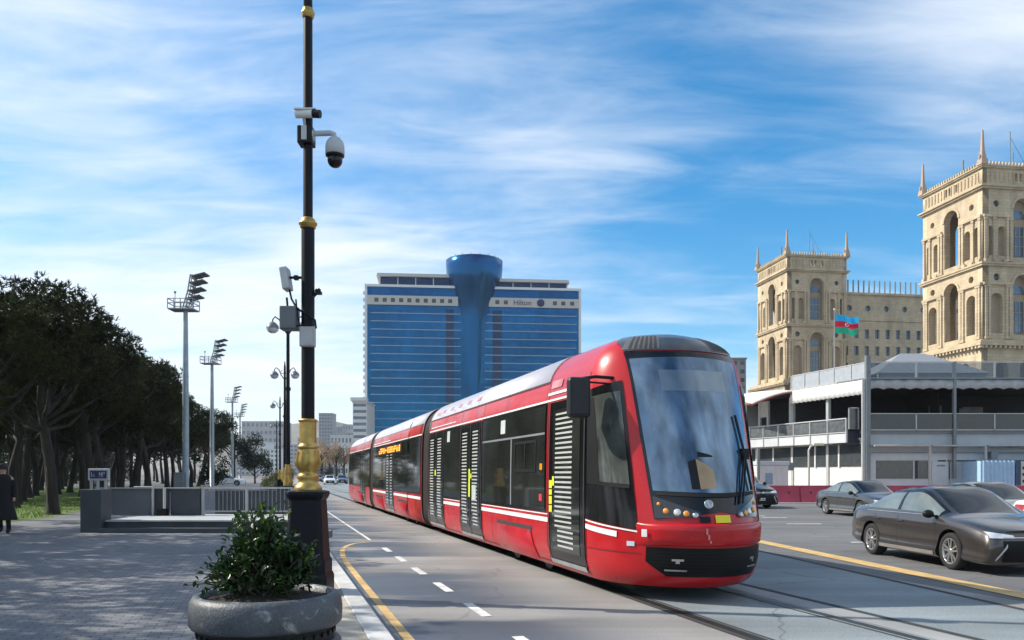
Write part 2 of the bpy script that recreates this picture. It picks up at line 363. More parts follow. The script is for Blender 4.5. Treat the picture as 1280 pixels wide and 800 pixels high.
ribbon(b,crv,.10,.005); o=b.build('yellow_kerb_line',YPAINT); o['kind']='structure'
b=MB()
for q in (6.55,8.65,10.6,12.55,14.45,16.35):
    p=[ST(q,2.24),ST(q+.95,2.24),ST(q+.95,2.36),ST(q,2.36)]; b.add([(v.x,v.y,.005) for v in p],[(0,1,2,3)])
ribbon(b,[(19.3,2.25),(37,2.2)],.07,.005); ribbon(b,[(42,2.1),(110,2.3)],.12,.005)
for (px,py,w) in ((1005,655,1.1),(940,645,1.0),(968,647,.9),(1073,678,.35)):
    g=GP(px,py); b.add([(g.x-w/2,g.y-.09,.005),(g.x+w/2,g.y-.09,.005),(g.x+w/2,g.y+.09,.005),(g.x-w/2,g.y+.09,.005)],[(0,1,2,3)])
o=b.build('white_lane_markings',WPAINT); o['kind']='structure'
# plaza with kerb
sheet('plaza_paving',stpoly([(-40,-60),(110,-60),(110,.45),(-40,.45)]),PAV,PZ,zbot=-.05)
sheet('paver_border',stpoly([(-40,.45),(110,.45),(110,.83),(-40,.83)]),BEIGE,PZ+.001,zbot=-.05)
b=MB()
q=-20.
while q<110:
    L=.98; p=stpoly([(q,.835),(q+L,.835),(q+L,1.055),(q,1.055)]); b.prism([(v.x,v.y) for v in p],-.05,PZ+.012+random.uniform(-.003,.003)); q+=1.0
o=b.build('kerb',KERB,bevel=.012); o['kind']='structure'
sheet('far_pavement',stpoly([(110,-60),(260,-60),(260,1.0),(110,1.0)]),M('far_paving',(.16,.16,.155),.85),PZ,zbot=-.05)
# lawn under the pines: real grass blades on a green sheet
sheet('lawn',stpoly([(24.5,-45),(100,-45),(100,-7.3),(30.5,-7.3),(26.8,-8.2)]),GRASS,PZ+.004)
b=MB(); rg=random.Random(3)
for i in range(9000):
    q=24.6+rg.random()**1.6*30; t=-7.5-rg.random()*13
    if q<31 and t>-7.5-(31-q)*.25: continue
    p=ST(q,t); h=rg.uniform(.05,.13); a=rg.random()*6.28; dx,dy=math.cos(a)*.02,math.sin(a)*.02; lx,ly=rg.uniform(-.05,.05),rg.uniform(-.05,.05)
    b.add([(p.x-dx,p.y-dy,PZ),(p.x+dx,p.y+dy,PZ),(p.x+lx,p.y+ly,PZ+h)],[(0,1,2)])
o=b.build('grass',mat_leaf('grass_blades',(.11,.18,.03),.8),recalc=False); o['kind']='stuff'

# ------------------------------------------------------------------ TRAM  (local +x forward, visible flank at y<0)
def mat_tram_red(name,col):
    m=M(name,col,.30,var=.07,scale=1.5,coat=.25,rvar=.08,spec=.4,dirt=.28)
    return m
TRED=mat_tram_red('tram_red',(.47,.006,.011)); TRED2=mat_tram_red('tram_red_reflect',(.44,.032,.030))  # second red has the reflection on the rear cars mixed into its colour
TROOF=M('tram_roof_silver',(.47,.47,.53),.35,var=.06,scale=2,coat=.3)
TWHITE=M('tram_white_stripe',(.80,.78,.76),.4,var=.05)
TBLK=M('tram_black',(.006,.007,.008),.16,var=.1,spec=.4,coat=.15)
TGLASS=M('tram_side_glass',(.028,.032,.028),.035,metal=.22,var=.5,scale=.9,spec=.7,coat=.3,bump=.012,bscale=2)
TWIND=M('tram_windscreen_glass',(.15,.215,.29),.035,metal=.7,var=.55,scale=2.2,stretch=(1,1.6,.6),bump=.05,bscale=2.2)
TCAB=M('tram_cab_glass',(.10,.11,.10),.05,metal=.35,var=.5,scale=3.0,bump=.01,bscale=4)
TGRID=M('tram_grille_black',(.004,.004,.005),.45,var=.1,spec=.25)
Wp=[(.18,1.06),(.28,1.12),(.45,1.165),(.95,1.178),(1.8,1.172),(2.72,1.145),(2.95,1.105),(3.12,1.05),(3.28,.945),(3.40,.80),(3.48,.62),(3.54,.40),(3.575,.2),(3.59,.0)]
Lp=[(.18,1.20),(.28,1.36),(.45,1.43),(.70,1.46),(.95,1.46),(1.15,1.40),(1.40,1.31),(2.2,1.02),(3.05,.70),(3.2,.63),(3.33,.53),(3.43,.38),(3.51,.10),(3.55,-.2),(3.575,-.55),(3.59,-.9)]
def TW(z): return max(0,herm(Wp,z)) if z<3.59 else 0
def TL(z): return herm(Lp,z)
PP,QQ=2.0,1.72
def X0(z): return min(-.06,TL(z)-.62)
def nose(th,z):
    W,L,x0=TW(z),TL(z),X0(z)
    s,c=math.sin(th),max(0,math.cos(th))
    return Vector((x0+(L-x0)*c**(2/PP), W*math.copysign(abs(s)**(2/QQ),s), z))
def nth(y,z):
    W=TW(z); f=max(-1,min(1,y/W)); return math.copysign(math.asin(abs(f)**(QQ/2)),f)
def nnorm(th,z):
    e=.01; a=nose(th+e,z)-nose(th-e,z); c=nose(th,min(3.585,z+e))-nose(th,z-e)
    n=a.cross(c)
    return n.normalized() if n.length>1e-9 else Vector((1,0,0))
def side(x,z,sg=-1): return Vector((x,sg*TW(z),z))
def snorm(z,sg=-1):
    e=.01; d=(TW(z+e)-TW(z-e))/(2*e); n=Vector((0,sg,-d)); return n.normalized()
def npatch(b,ylo,yhi,zlo,zhi,off=.006,nu=16,nv=10,mi=0,flip=1):
    """ylo/yhi floats or functions of z; zlo/zhi floats or functions of y-fraction u in 0..1"""
    f=lambda g,z: g(z) if callable(g) else g
    rows=[]
    for j in range(nv+1):
        r=[]
        for i in range(nu+1):
            u=i/nu
            z0=zlo(u) if callable(zlo) else zlo; z1=zhi(u) if callable(zhi) else zhi
            z=z0+(z1-z0)*j/nv
            t0,t1=nth(f(ylo,z),z),nth(f(yhi,z),z); th=t0+(t1-t0)*u
            p=nose(th,z)+nnorm(th,z)*off; r.append((p.x*flip if flip==1 else FLIP-p.x,p.y,p.z))
        rows.append(r)
    b.grid(rows,mi)
def spatch(b,x0,x1,z0,z1,off=.008,nz=8,mi=0,sg=-1,nx=1):
    rows=[]
    for j in range(nz+1):
        r=[]
        for i in range(nx+1):
            u=i/nx
            za=z0(u) if callable(z0) else z0; zb=z1(u) if callable(z1) else z1
            z=za+(zb-za)*j/nz; p=side(x0+(x1-x0)*u,z,sg)+snorm(z,sg)*off; r.append(p)
        rows.append(r)
    b.grid(rows,mi)
TRAM_LOC=Vector((2.15,11.14,0))
tram=thing('tram',TRAM_LOC,math.atan2(-.958,.287),'long red articulated tram with a black faced rounded nose and silver roof','tram')
ZR=[.18,.22,.28,.36,.45,.6,.8,1.0,1.3,1.8,2.3,2.72,2.85,2.95,3.04,3.12,3.2,3.28,3.34,3.40,3.44,3.48,3.51,3.535,3.56,3.575,3.583,3.588]
def car_body(x_back,x_front,nose_front=False,nose_back=False,mat=TRED2):
    b=MB(); rows=[]
    for z in ZR:
        r=[]
        W=TW(z)
        for k in range(5): r.append((x_back+(min(x_front,X0(z)-.02 if nose_front else 1e9)-x_back)*k/4,-W,z))
        if nose_front:
            for k in range(41):
                th=-PI/2+PI*k/40; r.append(tuple(nose(th,z)))
        for k in range(5): r.append((x_back+(min(x_front,X0(z)-.02 if nose_front else 1e9)-x_back)*(4-k)/4,W,z))
        rows.append(r)
    b.grid(rows)
    # roof closing + ends
    top=rows[-1]; n=len(top); b.add(top,[(i,i+1,n-2-i,n-1-i) for i in range(n//2-1)])
    for idx in ((0,n-1),) + (() if nose_front else ((4,n-5),)):
        a=[r[idx[0]] for r in rows]; c=[r[idx[1]] for r in rows]; b.grid([a,c],smooth=False)
    return b
XE=-36.6      # tail end
G1=(-11.5,-12.5); G2=(-24.1,-25.2)
car_body(-11.5,0,nose_front=True).build('front_car_body',TRED,tram)
car_body(G2[0],G1[1]).build('middle_car_body',TRED2,tram)
bt=car_body(G2[1],0,nose_front=True) 
def tailmesh():
    b=MB(); rows=[]
    for z in ZR:
        r=[];W=TW(z)
        r.append((G2[1],-W,z)); 
        for k in range(33):
            p=nose(-PI/2+PI*k/32,z); r.append((XE+1.46-p.x,p.y,p.z))
        r.append((G2[1],W,z)); rows.append(r)
    b.grid(rows); top=rows[-1]; n=len(top); b.add(top,[(i,i+1,n-2-i,n-1-i) for i in range(n//2-1)])
    b.grid([[r[0] for r in rows],[r[-1] for r in rows]],smooth=False)
    return b
tailmesh().build('rear_car_body',TRED2,tram)
# roof fairings (silver) over the cars
def roof_cover(xa,xb,zlow):
    b=MB(); rows=[]
    zs=[z for z in ZR if z>zlow]; zs=[zlow]+zs
    for z in zs:
        r=[]
        for k in range(2):
            p=side(xa+(xb-xa)*k,z)+snorm(z)*.012; r.append(tuple(p))
        rows.append(r)
    b.grid(rows)
    rows2=[[(p[0],-p[1],p[2]) for p in r] for r in rows]; b.grid(rows2)
    tl=[rows[-1][0],rows[-1][1],rows2[-1][1],rows2[-1][0]]; b.add(tl,[(0,1,2,3)])
    return b
roof_cover(-11.45,-1.75,3.03).build('roof_cover',TROOF,tram,solid=.02)
roof_cover(G2[0]+.05,G1[1]-.05,3.03).build('roof_cover',TROOF,tram,solid=.02)
roof_cover(-34.5,G2[1]-.05,3.03).build('roof_cover',TROOF,tram,solid=.02)
# gangways (bellows)
for ga,gb in (G1,G2):
    b=MB(); rows=[]
    N=14
    for k in range(N+1):
        x=ga+(gb-ga)*k/N; ins=.05 if k%2 else .0
        prof=[(-TW(z)+ins+.01,z) for z in ZR[1:-4]]; prof+= [(-q,z) for q,z in reversed(prof)]
        rows.append([(x,q,z-(.04 if z>3 else 0)-ins*.5*(z>2)) for q,z in prof])
    b.grid(rows,smooth=False); b.build('gangway_bellows',M('bellows_rubber',(.030,.022,.020),.75,var=.2),tram)
    b=MB()
    for x in (ga,gb):
        rows=[]
        for dx in (-.05,.05): rows.append([(x+dx,(-TW(z)-.012),z) for z in ZR[1:-2]]+[(x+dx,TW(z)+.012,z) for z in reversed(ZR[1:-2])])
        b.grid(rows)
    b.build('gangway_frame',TBLK,tram)
# underframe and bogies
b=MB(); b.box(-11.3,.45,-.72,.72,.08,.3); b.box(-24,-12.6,-.85,.85,.08,.3); b.box(-36,-25.3,-.85,.85,.08,.3); b.build('underframe',GROOVE,tram)
for bx in (-2.6,-4.4,-15.4,-17.2,-28,-30):
    b=MB()
    for sg in (-1,1): b.tube([(bx,sg*.70,.30),(bx,sg*.82,.30)],.30,16)
    b.tube([(bx,-.7,.3),(bx,.7,.3)],.06,8); b.build('wheelset',RAILM,tram)
# ---------- flank of front car
def sp(name,mat,x0,x1,z0,z1,off=.008,parent=tram,nz=8,nx=1,sg=-1,solid=.012):
    b=MB(); spatch(b,x0,x1,z0,z1,off,nz,0,sg,nx); return b.build(name,mat,parent,solid=0)
def door(xa,xb,leaves=1,z0=.30,z1=2.68,stripes=28,sg=-1,sub=True):
    d=sp('door',TBLK,xa,xb,z0,z1,.010,nz=14,sg=sg)
    w=(xb-xa)/leaves
    for L in range(leaves):
        a=xa+w*L; 
        g=sp('door_glass',TGLASS,a+w*.12,a+w*.88,z0+.16,z1-.12,.016,parent=d,nz=12,sg=sg)
        if sub:
            b=MB()
            for k in range(stripes):
                zc=z0+.2+(z1-z0-.36)*(k+.5)/stripes
                if k<4: spatch(b,a+w*(.28),a+w*.72,zc-.014,zc+.014,.021,2,0,sg)
                else: spatch(b,a+w*.20,a+w*.68,zc-.014,zc+.014,.021,2,0,sg)
            b.build('door_stripes',M('stripe_film',(.42,.44,.42),.5,var=.1),d)
    b=MB()
    for x in [xa+w*L for L in range(leaves+1)]: spatch(b,x-.018,x+.018,z0,z1,.024,10,0,sg)
    b.build('door_seal',RUB,d)
    sp('door_step',M('step_edge',(.4,.42,.42),.5,metal=.4),xa+.02,xb-.02,z0-.045,z0+.02,.02,parent=d,nz=2,sg=sg)
    return d
def window(xa,xb,z0,z1,sg=-1,bars=(),vent=None):
    f=sp('window',TBLK,xa,xb,z0,z1,.010,nz=8,sg=sg)
    sp('pane',TGLASS,xa+.035,xb-.035,z0+.05,z1-.04,.016,parent=f,nz=8,sg=sg)
    return f
YG=M('safety_yellow_film',(.62,.72,.03),.5,var=.1); AMB=M('amber_lens',(.85,.30,.02),.25,var=.1,coat=.5)
for sg in (-1,1):
    door(-1.56,-.10,1,sg=sg,sub=sg<0)
    door(-7.62,-5.72,2,sg=sg,sub=sg<0)
    door(-11.38,-9.48,2,sg=sg,sub=sg<0)
    w1=window(-5.66,-1.72,1.0,2.70,sg)
    # upper band, middle pillar, hopper frames
    b=MB(); spatch(b,-5.6,-1.76,2.21,2.245,.022,1,0,sg); spatch(b,-3.62,-3.55,1.05,2.21,.020,6,0,sg); b.build('window_bar',GREYM if sg<0 else BLKP,w1)
    b=MB()
    for (xa,xb,za,zb) in ((-3.40,-2.18,2.10,2.15),(-3.40,-2.18,1.62,1.68),(-3.40,-3.34,1.62,2.15),(-2.24,-2.18,1.62,2.15),(-2.80,-2.74,1.66,2.12)): spatch(b,xa,xb,za,zb,.024,2,0,sg)
    b.build('hopper_frame',BLKP,w1)
    w2=window(-9.44,-7.66,1.0,2.70,sg)
    sp('door_button',AMB,-1.98,-1.86,1.66,1.76,.022,parent=w1,nz=2,sg=sg)
    sp('emergency_sticker',M('red_sticker',(.6,.03,.05),.5),-2.0,-1.86,1.17,1.28,.022,parent=w1,nz=2,sg=sg)
    if sg<0:
        b=MB(); spatch(b,-4.28,-3.98,2.33,2.58,.024,2,0,sg); spatch(b,-9.05,-8.75,2.36,2.62,.024,2,0,sg); b.build('window_sticker',M('pale_sticker',(.45,.5,.47),.6),w1)
        for xd in (-1.50,):
            b=MB()
            for k,(za,zb) in enumerate(((1.02,1.12),(1.14,1.26),(1.28,1.36),(1.38,1.5))): spatch(b,xd,xd+.13,za,zb,.028,1,0,sg)
            spatch(b,xd+.14,xd+.22,1.42,1.56,.028,1,0,sg); b.build('door_warning_sticker',YG,tram)
        b=MB(); spatch(b,-6.75,-6.62,1.1,1.7,.028,1,0,sg); spatch(b,-6.58,-6.48,1.5,1.6,.028,1,0,sg); spatch(b,-10.5,-10.36,1.55,1.7,.028,1,0,sg); b.build('door_warning_sticker',YG,tram)
        b=MB(); spatch(b,-6.45,-6.10,1.05,1.36,.028,1,0,sg); b.build('door_notice',M('pale_sticker',(.45,.5,.47),.6),tram)
# stripes
b=MB()
for (xa,xb) in ((-5.7,-1.6),(-9.46,-7.64)):
    for sg in (-1,1):
        spatch(b,xa,xb,.855,.925,.009,1,0,sg); spatch(b,xa,xb,.968,.985,.009,1,0,sg)
for (xa,xb) in ((-11.4,-.5),(G2[0]+.1,G1[1]-.1),(-34.8,G2[1]-.1)):
    for sg in (-1,1): spatch(b,xa,xb,2.705,2.735,.011,1,0,sg)
for sg in (-1,1):
    spatch(b,-1.7,-.55,2.80,2.84,.011,1,0,sg); spatch(b,-11.2,-8.2,2.80,2.82,.011,1,0,sg); spatch(b,-24,-19,2.79,2.82,.011,1,0,sg)
    spatch(b,-24,-20,.85,.93,.009,1,0,sg); spatch(b,-18,-12.7,.85,.93,.009,1,0,sg)
b.build('white_stripes',TWHITE,tram)
b=MB(); spatch(b,-1.62,-1.15,2.90,3.02,.011,1,0,-1); spatch(b,-10.9,-10.5,3.12,3.2,.02,1,0,-1); 
for k in range(5): spatch(b,-10.2+.9*k,-9.9+.9*k,3.14,3.22,.022,1,0,-1)
b.build('roof_markings',M('faded_red_marks',(.5,.2,.22),.5,var=.3),tram)
# bogie skirts: recessed slot + leaning panel
def skirt(xa,xb,sg=-1):
    b=MB(); spatch(b,xa-.06,xb+.06,.66,.74,.006,2,0,sg); spatch(b,xa-.05,xa+.0,.26,.72,.006,3,0,sg); b.build('skirt_slot',GROOVE,tram)
    b=MB(); n=6; rows=[]
    for j in range(n+1):
        z=.22+.46*j/n; r=[]
        ext=.30*(1-j/n)
        for u in (0,.06,.5,.94,1):
            x=xa+.28*(1-j/n)*0+ (xb+ext-xa)*u; bul=.055*math.sin(PI*min(1,max(0,(j+1.2)/(n+2))))*(0 if u in(0,1) else 1)
            p=side(x,z,sg)+snorm(z,sg)*(.012+bul); r.append(tuple(p))
        rows.append(r)
    b.grid(rows); b.build('bogie_skirt',mat_tram_red('tram_skirt_red',(.42,.014,.024)),tram)
skirt(-4.5,-2.5); skirt(-4.5,-2.5,1)
for xa in (-23.0,-17.0): skirt(xa,xa+1.9); skirt(xa,xa+1.9,1)
skirt(-30.2,-28.2)
b=MB()
for x in (-1.66,-5.69,-7.64,-9.46,0.0-.06):
    spatch(b,x-.008,x+.008,.22,2.99,.007,10,0,-1)
spatch(b,-11.4,-.06,.243,.255,.007,1,0,-1); spatch(b,-11.4,-1.75,3.005,3.022,.008,1,0,-1); spatch(b,-1.75,-1.735,2.74,3.52,.018,10,0,-1); npatch(b,-1.2,-.84,lambda u:.60,lambda u:.61,.007,10,1)
for x in (-4.0,-6.3,-8.6): spatch(b,x-.006,x+.006,2.74,3.40,.016,10,0,-1)
for x in (-14.5,-16.8,-19.2,-21.6): spatch(b,x-.008,x+.008,2.74,3.40,.016,10,0,-1)
for x in (-3.2,-4.9,-13.6,-15.5): spatch(b,x-.006,x+.006,.22,.85,.007,6,0,-1)
b.build('panel_joints',M('joint_dark',(.09,.01,.012),.7),tram)
# flank of middle + rear cars
for sg in (-1,1):
    window(-24.0,-20.05,1.0,2.70,sg); door(-20.0,-18.1,2,sg=sg,sub=sg<0,stripes=20); window(-18.05,-12.7,1.0,2.70,sg)
    window(-27.0,-25.35,1.0,2.70,sg); door(-29.0,-27.05,2,sg=sg,sub=False); window(-33,-29.05,1.0,2.7,sg); window(-35.0,-33.05,1.0,2.7,sg)
# LED destination panel on the middle car
led=sp('destination_display',BLKP,-22.2,-16.2,2.30,2.62,.026)
LEDM=M('amber_led',(.9,.35,.02),.5,emit=(1.,.36,.03),estr=1.6)
b=MB(); rg=random.Random(5); x=-22.0
while x<-16.5:
    w=rg.uniform(.18,.36)
    for k in range(3):
        if rg.random()<.85: spatch(b,x,x+w*.8,2.36+.08*k,2.41+.08*k,.030,1)
    if rg.random()<.7: spatch(b,x,x+.06,2.36,2.57,.031,1)
    if rg.random()<.5: spatch(b,x+w*.6,x+w*.6+.06,2.36,2.57,.031,1)
    x+=w+.10
b.build('led_rows',LEDM,led)
# ---------- nose: black cab side zone
for sg in (-1,1):
    b=MB()
    yin=lambda z: sg*(-1)*(.93-.02*(z-1))
    e=lambda z: sg*(-1)*-TW(z)
    if sg<0: npatch(b,lambda z:-TW(z),lambda z:-(.875-.0*z),lambda u:1.0-.10*u,lambda u:2.72+.10*u,.009,18,14)
    else: npatch(b,lambda z:(.875-.0*z),lambda z:TW(z),lambda u:.90+.1*u,lambda u:2.82-.10*u,.009,18,14)
    cs=b.build('cab_side_panel',TBLK,tram)
    b=MB()
    if sg<0: npatch(b,lambda z:-TW(z)*.9985,lambda z:-(.905-.0*z),lambda u:1.52-.06*u,lambda u:2.62+.06*u,.016,16,12)
    else: npatch(b,lambda z:(.905-.0*z),lambda z:TW(z)*.9985,lambda u:1.46+.06*u,lambda u:2.68-.06*u,.016,16,12)
    b.build('cab_window',TCAB,cs)
    b=MB()
    if sg<0:
        npatch(b,lambda z:-TW(z)*.9985,lambda z:-(.905-.0*z),lambda u:1.47-.06*u,lambda u:1.515-.06*u,.021,16,1)
        npatch(b,lambda z:-TW(z)*.9985,lambda z:-(1.125),lambda u:1.47,lambda u:2.62,.021,2,10)
    b.build('cab_window_frame',BLKP,cs) if sg<0 else None
    if sg<0:
        b=MB(); npatch(b,lambda z:-TW(z),lambda z:-(.875),lambda u:.965-.10*u,lambda u:.985-.10*u,.010,16,1)
        npatch(b,lambda z:-TW(z),lambda z:-1.03,lambda u:.86-.07*u,lambda u:.925-.06*u,.010,10,1); b.build('white_stripes',TWHITE,tram)
        b=MB(); npatch(b,-.955,-.895,lambda u:.69,lambda u:.75,.012,3,2); b.build('side_marker_lamp',M('pale_lens',(.45,.62,.68),.2,coat=.6),tram)
    b=MB(); spatch(b,-.10,-.03,1.0,2.72,.009,8,0,sg); b.build('door_pillar',TBLK,tram)
# windscreen with black surround
yw=lambda z:.725+.075*((z-1.05)/2.05)
b=MB(); npatch(b,lambda z:-yw(z),yw,lambda u:1.03+.10*(1-abs(2*u-1))**1.0*(1 if abs(2*u-1)<1 else 0),lambda u:3.20,.010,30,22)
mask=b.build('front_mask',TBLK,tram)
b=MB(); npatch(b,lambda z:-(yw(z)-.035),lambda z:yw(z)-.035,lambda u:1.385-.03*math.sin(PI*u),lambda u:3.10+.02*math.sin(PI*u),.018,30,22)
ws=b.build('windscreen',TWIND,mask)
b=MB(); npatch(b,-.46,.46,lambda u:2.66,lambda u:2.94,.0195,16,4); b.build('destination_blind',M('blind_glass',(.20,.25,.29),.10,metal=.55,var=.1),ws)
# brown patch and seat edge laid on the glass at the screen foot
b=MB(); npatch(b,-.20,-.0,lambda u:1.40+.02*u,lambda u:1.78-.14*u,.0195,4,4); b.build('brown_screen_patch',M('screen_patch_brown',(.36,.24,.12),.25,var=.15,coat=.5),ws)
b=MB(); npatch(b,-.30,-.20,lambda u:1.40,lambda u:1.74+.04*u,.0195,3,4); npatch(b,-.17,.02,lambda u:1.80,lambda u:1.87-.05*u,.0195,3,2); b.build('driver_seat_edge',BLKP,ws)
b=MB(); npatch(b,lambda z:-(yw(z)-.06),lambda z:yw(z)-.06,lambda u:1.33-.03*math.sin(PI*u),lambda u:1.375-.03*math.sin(PI*u),.026,30,2); b.build('windscreen_seal',RUB,mask)
# roof cap
b=MB(); npatch(b,lambda z:-min(.80,TW(z)*.93),lambda z:min(.80,TW(z)*.93),lambda u:3.215,lambda u:3.555,.012,24,14); cap=b.build('roof_cap',M('roof_cap_black',(.05,.055,.06),.25,var=.25,scale=3,coat=.4),tram)
for s0 in (-1,1):
    b=MB()
    for k in range(6):
        a=s0*(.70-.055*k); lo,hi=min(a,a-.028*s0),max(a,a-.028*s0); npatch(b,lambda z,lo=lo:lo*TW(z)/.92,lambda z,hi=hi:hi*TW(z)/.92,lambda u:3.245,lambda u:3.44,.019,2,6)
    b.build('vent_slots',GROOVE,cap)
    b=MB(); lo,hi=(-.76,-.36) if s0<0 else (.36,.76); npatch(b,lambda z:lo*TW(z)/.92,lambda z:hi*TW(z)/.92,lambda u:3.235,lambda u:3.45,.0155,8,6); b.build('vent_panel',M('vent_grey',(.10,.105,.11),.5),cap)
# headlight clusters
LENS=M('headlight_glass',(.75,.72,.62),.1,metal=.4,var=.15,coat=.6)
for s0 in (-1,1):
    b=MB()
    rng=(-.715,-.25) if s0<0 else (.25,.715)
    npatch(b,rng[0],rng[1],(lambda u:1.045+.02*u) if s0<0 else (lambda u:1.065-.02*u),(lambda u:1.32-.20*u) if s0<0 else (lambda u:1.12+.20*u),.016,10,5)
    h=b.build('headlight',M('headlight_dark',(.02,.022,.026),.1,coat=.7),mask)
    for (yy,zz,r,mm) in ((.605,1.135,.036,AMB),(.495,1.12,.045,LENS),(.405,1.105,.038,AMB),(.31,1.085,.036,STEEL),(.665,1.22,.024,AMB)):
        th=nth(s0*yy,zz); p=nose(th,zz); n=nnorm(th,zz); mtx=Matrix.Translation(p+n*.012)@n.to_track_quat('Z','Y').to_matrix().to_4x4()
        b=MB(); b.lathe([(r,0),(r,.012),(r*.85,.02),(r*.4,.024),(1e-4,.025)],14,mtx=mtx); b.build('lamp_lens',mm,h)
# emblem (ring with a slanted stroke)
th=nth(-.14,1.22); p=nose(th,1.22); n=nnorm(th,1.22); mtx=Matrix.Translation(p+n*.014)@n.to_track_quat('Z','Y').to_matrix().to_4x4()
b=MB(); b.lathe([(.055,0),(.055,.008),(.045,.008),(.045,0)],20,mtx=mtx); b.box(-.010,.010,-.045,.045,0,.008,mtx=mtx@Matrix.Rotation(.5,4,'Z')); b.build('emblem',STEEL,mask)
# plates
b=MB(); npatch(b,-.09,.11,lambda u:.995,lambda u:1.085,.022,4,2); b.build('number_plate',M('plate_yellow',(.85,.68,.02),.5,var=.05),tram)
b=MB(); npatch(b,-.27,-.15,lambda u:1.0,lambda u:1.07,.020,4,2); b.build('coupling_socket',BLKP,tram)
# bumper: proud band, crease
b=MB()
rows=[]
for (z,o) in ((.71,.004),(.735,.045),(.80,.052),(.90,.058),(.955,.062),(.975,.045),(.985,.006)):
    r=[]
    for i in range(41):
        u=i/40; y=-.90+1.8*u; th=nth(y,z); e=min(1,min(u,1-u)*9); pt=nose(th,z)+nnorm(th,z)*(.003+o*e); r.append(tuple(pt))
    rows.append(r)
b.grid(rows); b.build('bumper',TRED,tram)
b=MB(); npatch(b,lambda z:-(.80-.25*max(0,(.5-z)/.2)),lambda z:(.80-.25*max(0,(.5-z)/.2)),lambda u:.335,lambda u:.69,.010,30,6); gr=b.build('lower_grille',TGRID,tram)
b=MB()
for k in range(7): npatch(b,lambda z:-(.74-.2*max(0,(.5-z)/.2)),lambda z:(.74-.2*max(0,(.5-z)/.2)),lambda u,k=k:.37+.043*k,lambda u,k=k:.385+.043*k,.018,24,1)
b.build('grille_bars',BLKP,gr)
b=MB()
for (y0,y1,z0,z1) in ((-.62,-.40,.405,.425),(.42,.62,.435,.455),(-.56,-.44,.53,.555),(.47,.56,.53,.56),(-.52,-.48,.50,.54),(.52,.55,.50,.53)): npatch(b,y0,y1,lambda u,z0=z0:z0,lambda u,z1=z1:z1,.024,3,1)
b.build('grille_fittings',STEEL,gr)
b=MB()
for y in (-.80,.80): npatch(b,y-.022,y+.022,lambda u:.82,lambda u:.91,.066,3,2)
b.build('reflector',M('white_reflector',(.8,.8,.78),.3),tram)
b=MB()
for (y,z0,z1) in ((-.22,.86,.93),(-.20,.80,.86),(-.18,.76,.79)): npatch(b,y,y+.018,lambda u,z0=z0:z0,lambda u,z1=z1:z1,.072,1,1)
b.build('small_marks',M('faint_marks',(.7,.25,.22),.5),tram)
# wipers
b=MB()
def npt(y,z,o): th=nth(y,z); return nose(th,z)+nnorm(th,z)*o
b.tube([npt(.28,1.22,.05),npt(.42,1.55,.06),npt(.56,1.85,.06)],.014,6); b.tube([npt(.34,1.22,.05),npt(.47,1.55,.06),npt(.58,1.82,.06)],.012,6)
b.tube([npt(.60,1.38,.045),npt(.57,1.85,.05),npt(.52,2.35,.045)],.018,6); b.cbox(npt(.57,1.84,.05),(.06,.10,.14)); b.build('wiper',BLKP,mask)
# mirror with arm
MR=M('mirror_black',(.018,.019,.021),.45,var=.1,spec=.35)
for sg in (-1,):
    b=MB(); b.box(.20,.36,sg*1.42-.155,sg*1.42+.155,2.33,2.86,taper=0); mo=b.build('mirror',MR,tram,bevel=.05)
    b=MB(); b.tube([(.34,sg*.94,2.86),(.33,sg*1.2,2.87),(.28,sg*1.40,2.84)],.022,8); b.tube([(.34,sg*.95,2.78),(.30,sg*1.3,2.80)],.014,6); b.build('mirror_arm',BLKP,mo)
    b=MB(); b.box(.19,.198,sg*1.42-.12,sg*1.42+.12,2.38,2.81); b.build('mirror_glass',STEEL,mo)

# ------------------------------------------------------------------ CARS (local +x forward, origin on ground at centre)
def cr(p0,p1,p2,p3,t): return .5*((2*p1)+(-p0+p2)*t+(2*p0-5*p1+4*p2-p3)*t*t+(-p0+3*p1-3*p2+p3)*t**3)
SEDAN=[ # (k0 sill, k1, k2, k3 belt, k4 roof edge, k5 centre)
 [(-2.36,.72,.34),(-2.43,.76,.50),(-2.44,.74,.72),(-2.38,.68,.98),(-2.36,.42,1.03),(-2.36,0,1.04)],
 [(-2.20,.82,.27),(-2.25,.87,.50),(-2.25,.87,.75),(-2.2,.78,.99),(-2.15,.48,1.07),(-2.15,0,1.09)],
 [(-1.85,.86,.22),(-1.9,.905,.5),(-1.9,.915,.76),(-1.92,.83,.985),(-1.78,.58,1.09),(-1.85,0,1.11)],
 [(-1.30,.87,.20),(-1.3,.91,.5),(-1.3,.925,.76),(-1.42,.865,.96),(-.98,.60,1.36),(-.98,0,1.41)],
 [(-.35,.87,.19),(-.35,.91,.48),(-.35,.92,.74),(-.35,.87,.945),(-.30,.625,1.415),(-.30,0,1.455)],
 [(.45,.87,.19),(.45,.91,.48),(.45,.92,.73),(.50,.87,.925),(.28,.615,1.40),(.30,0,1.445)],
 [(1.0,.87,.19),(1.0,.91,.48),(1.0,.92,.72),(1.08,.865,.905),(1.14,.64,.985),(1.20,0,1.02)],
 [(1.62,.87,.20),(1.62,.905,.48),(1.62,.91,.70),(1.65,.83,.865),(1.68,.52,.935),(1.70,0,.955)],
 [(2.14,.84,.19),(2.17,.88,.42),(2.15,.87,.62),(2.12,.77,.79),(2.14,.46,.855),(2.14,0,.875)],
 [(2.37,.74,.19),(2.42,.79,.38),(2.43,.76,.56),(2.36,.68,.72),(2.40,.42,.775),(2.42,0,.79)],
]
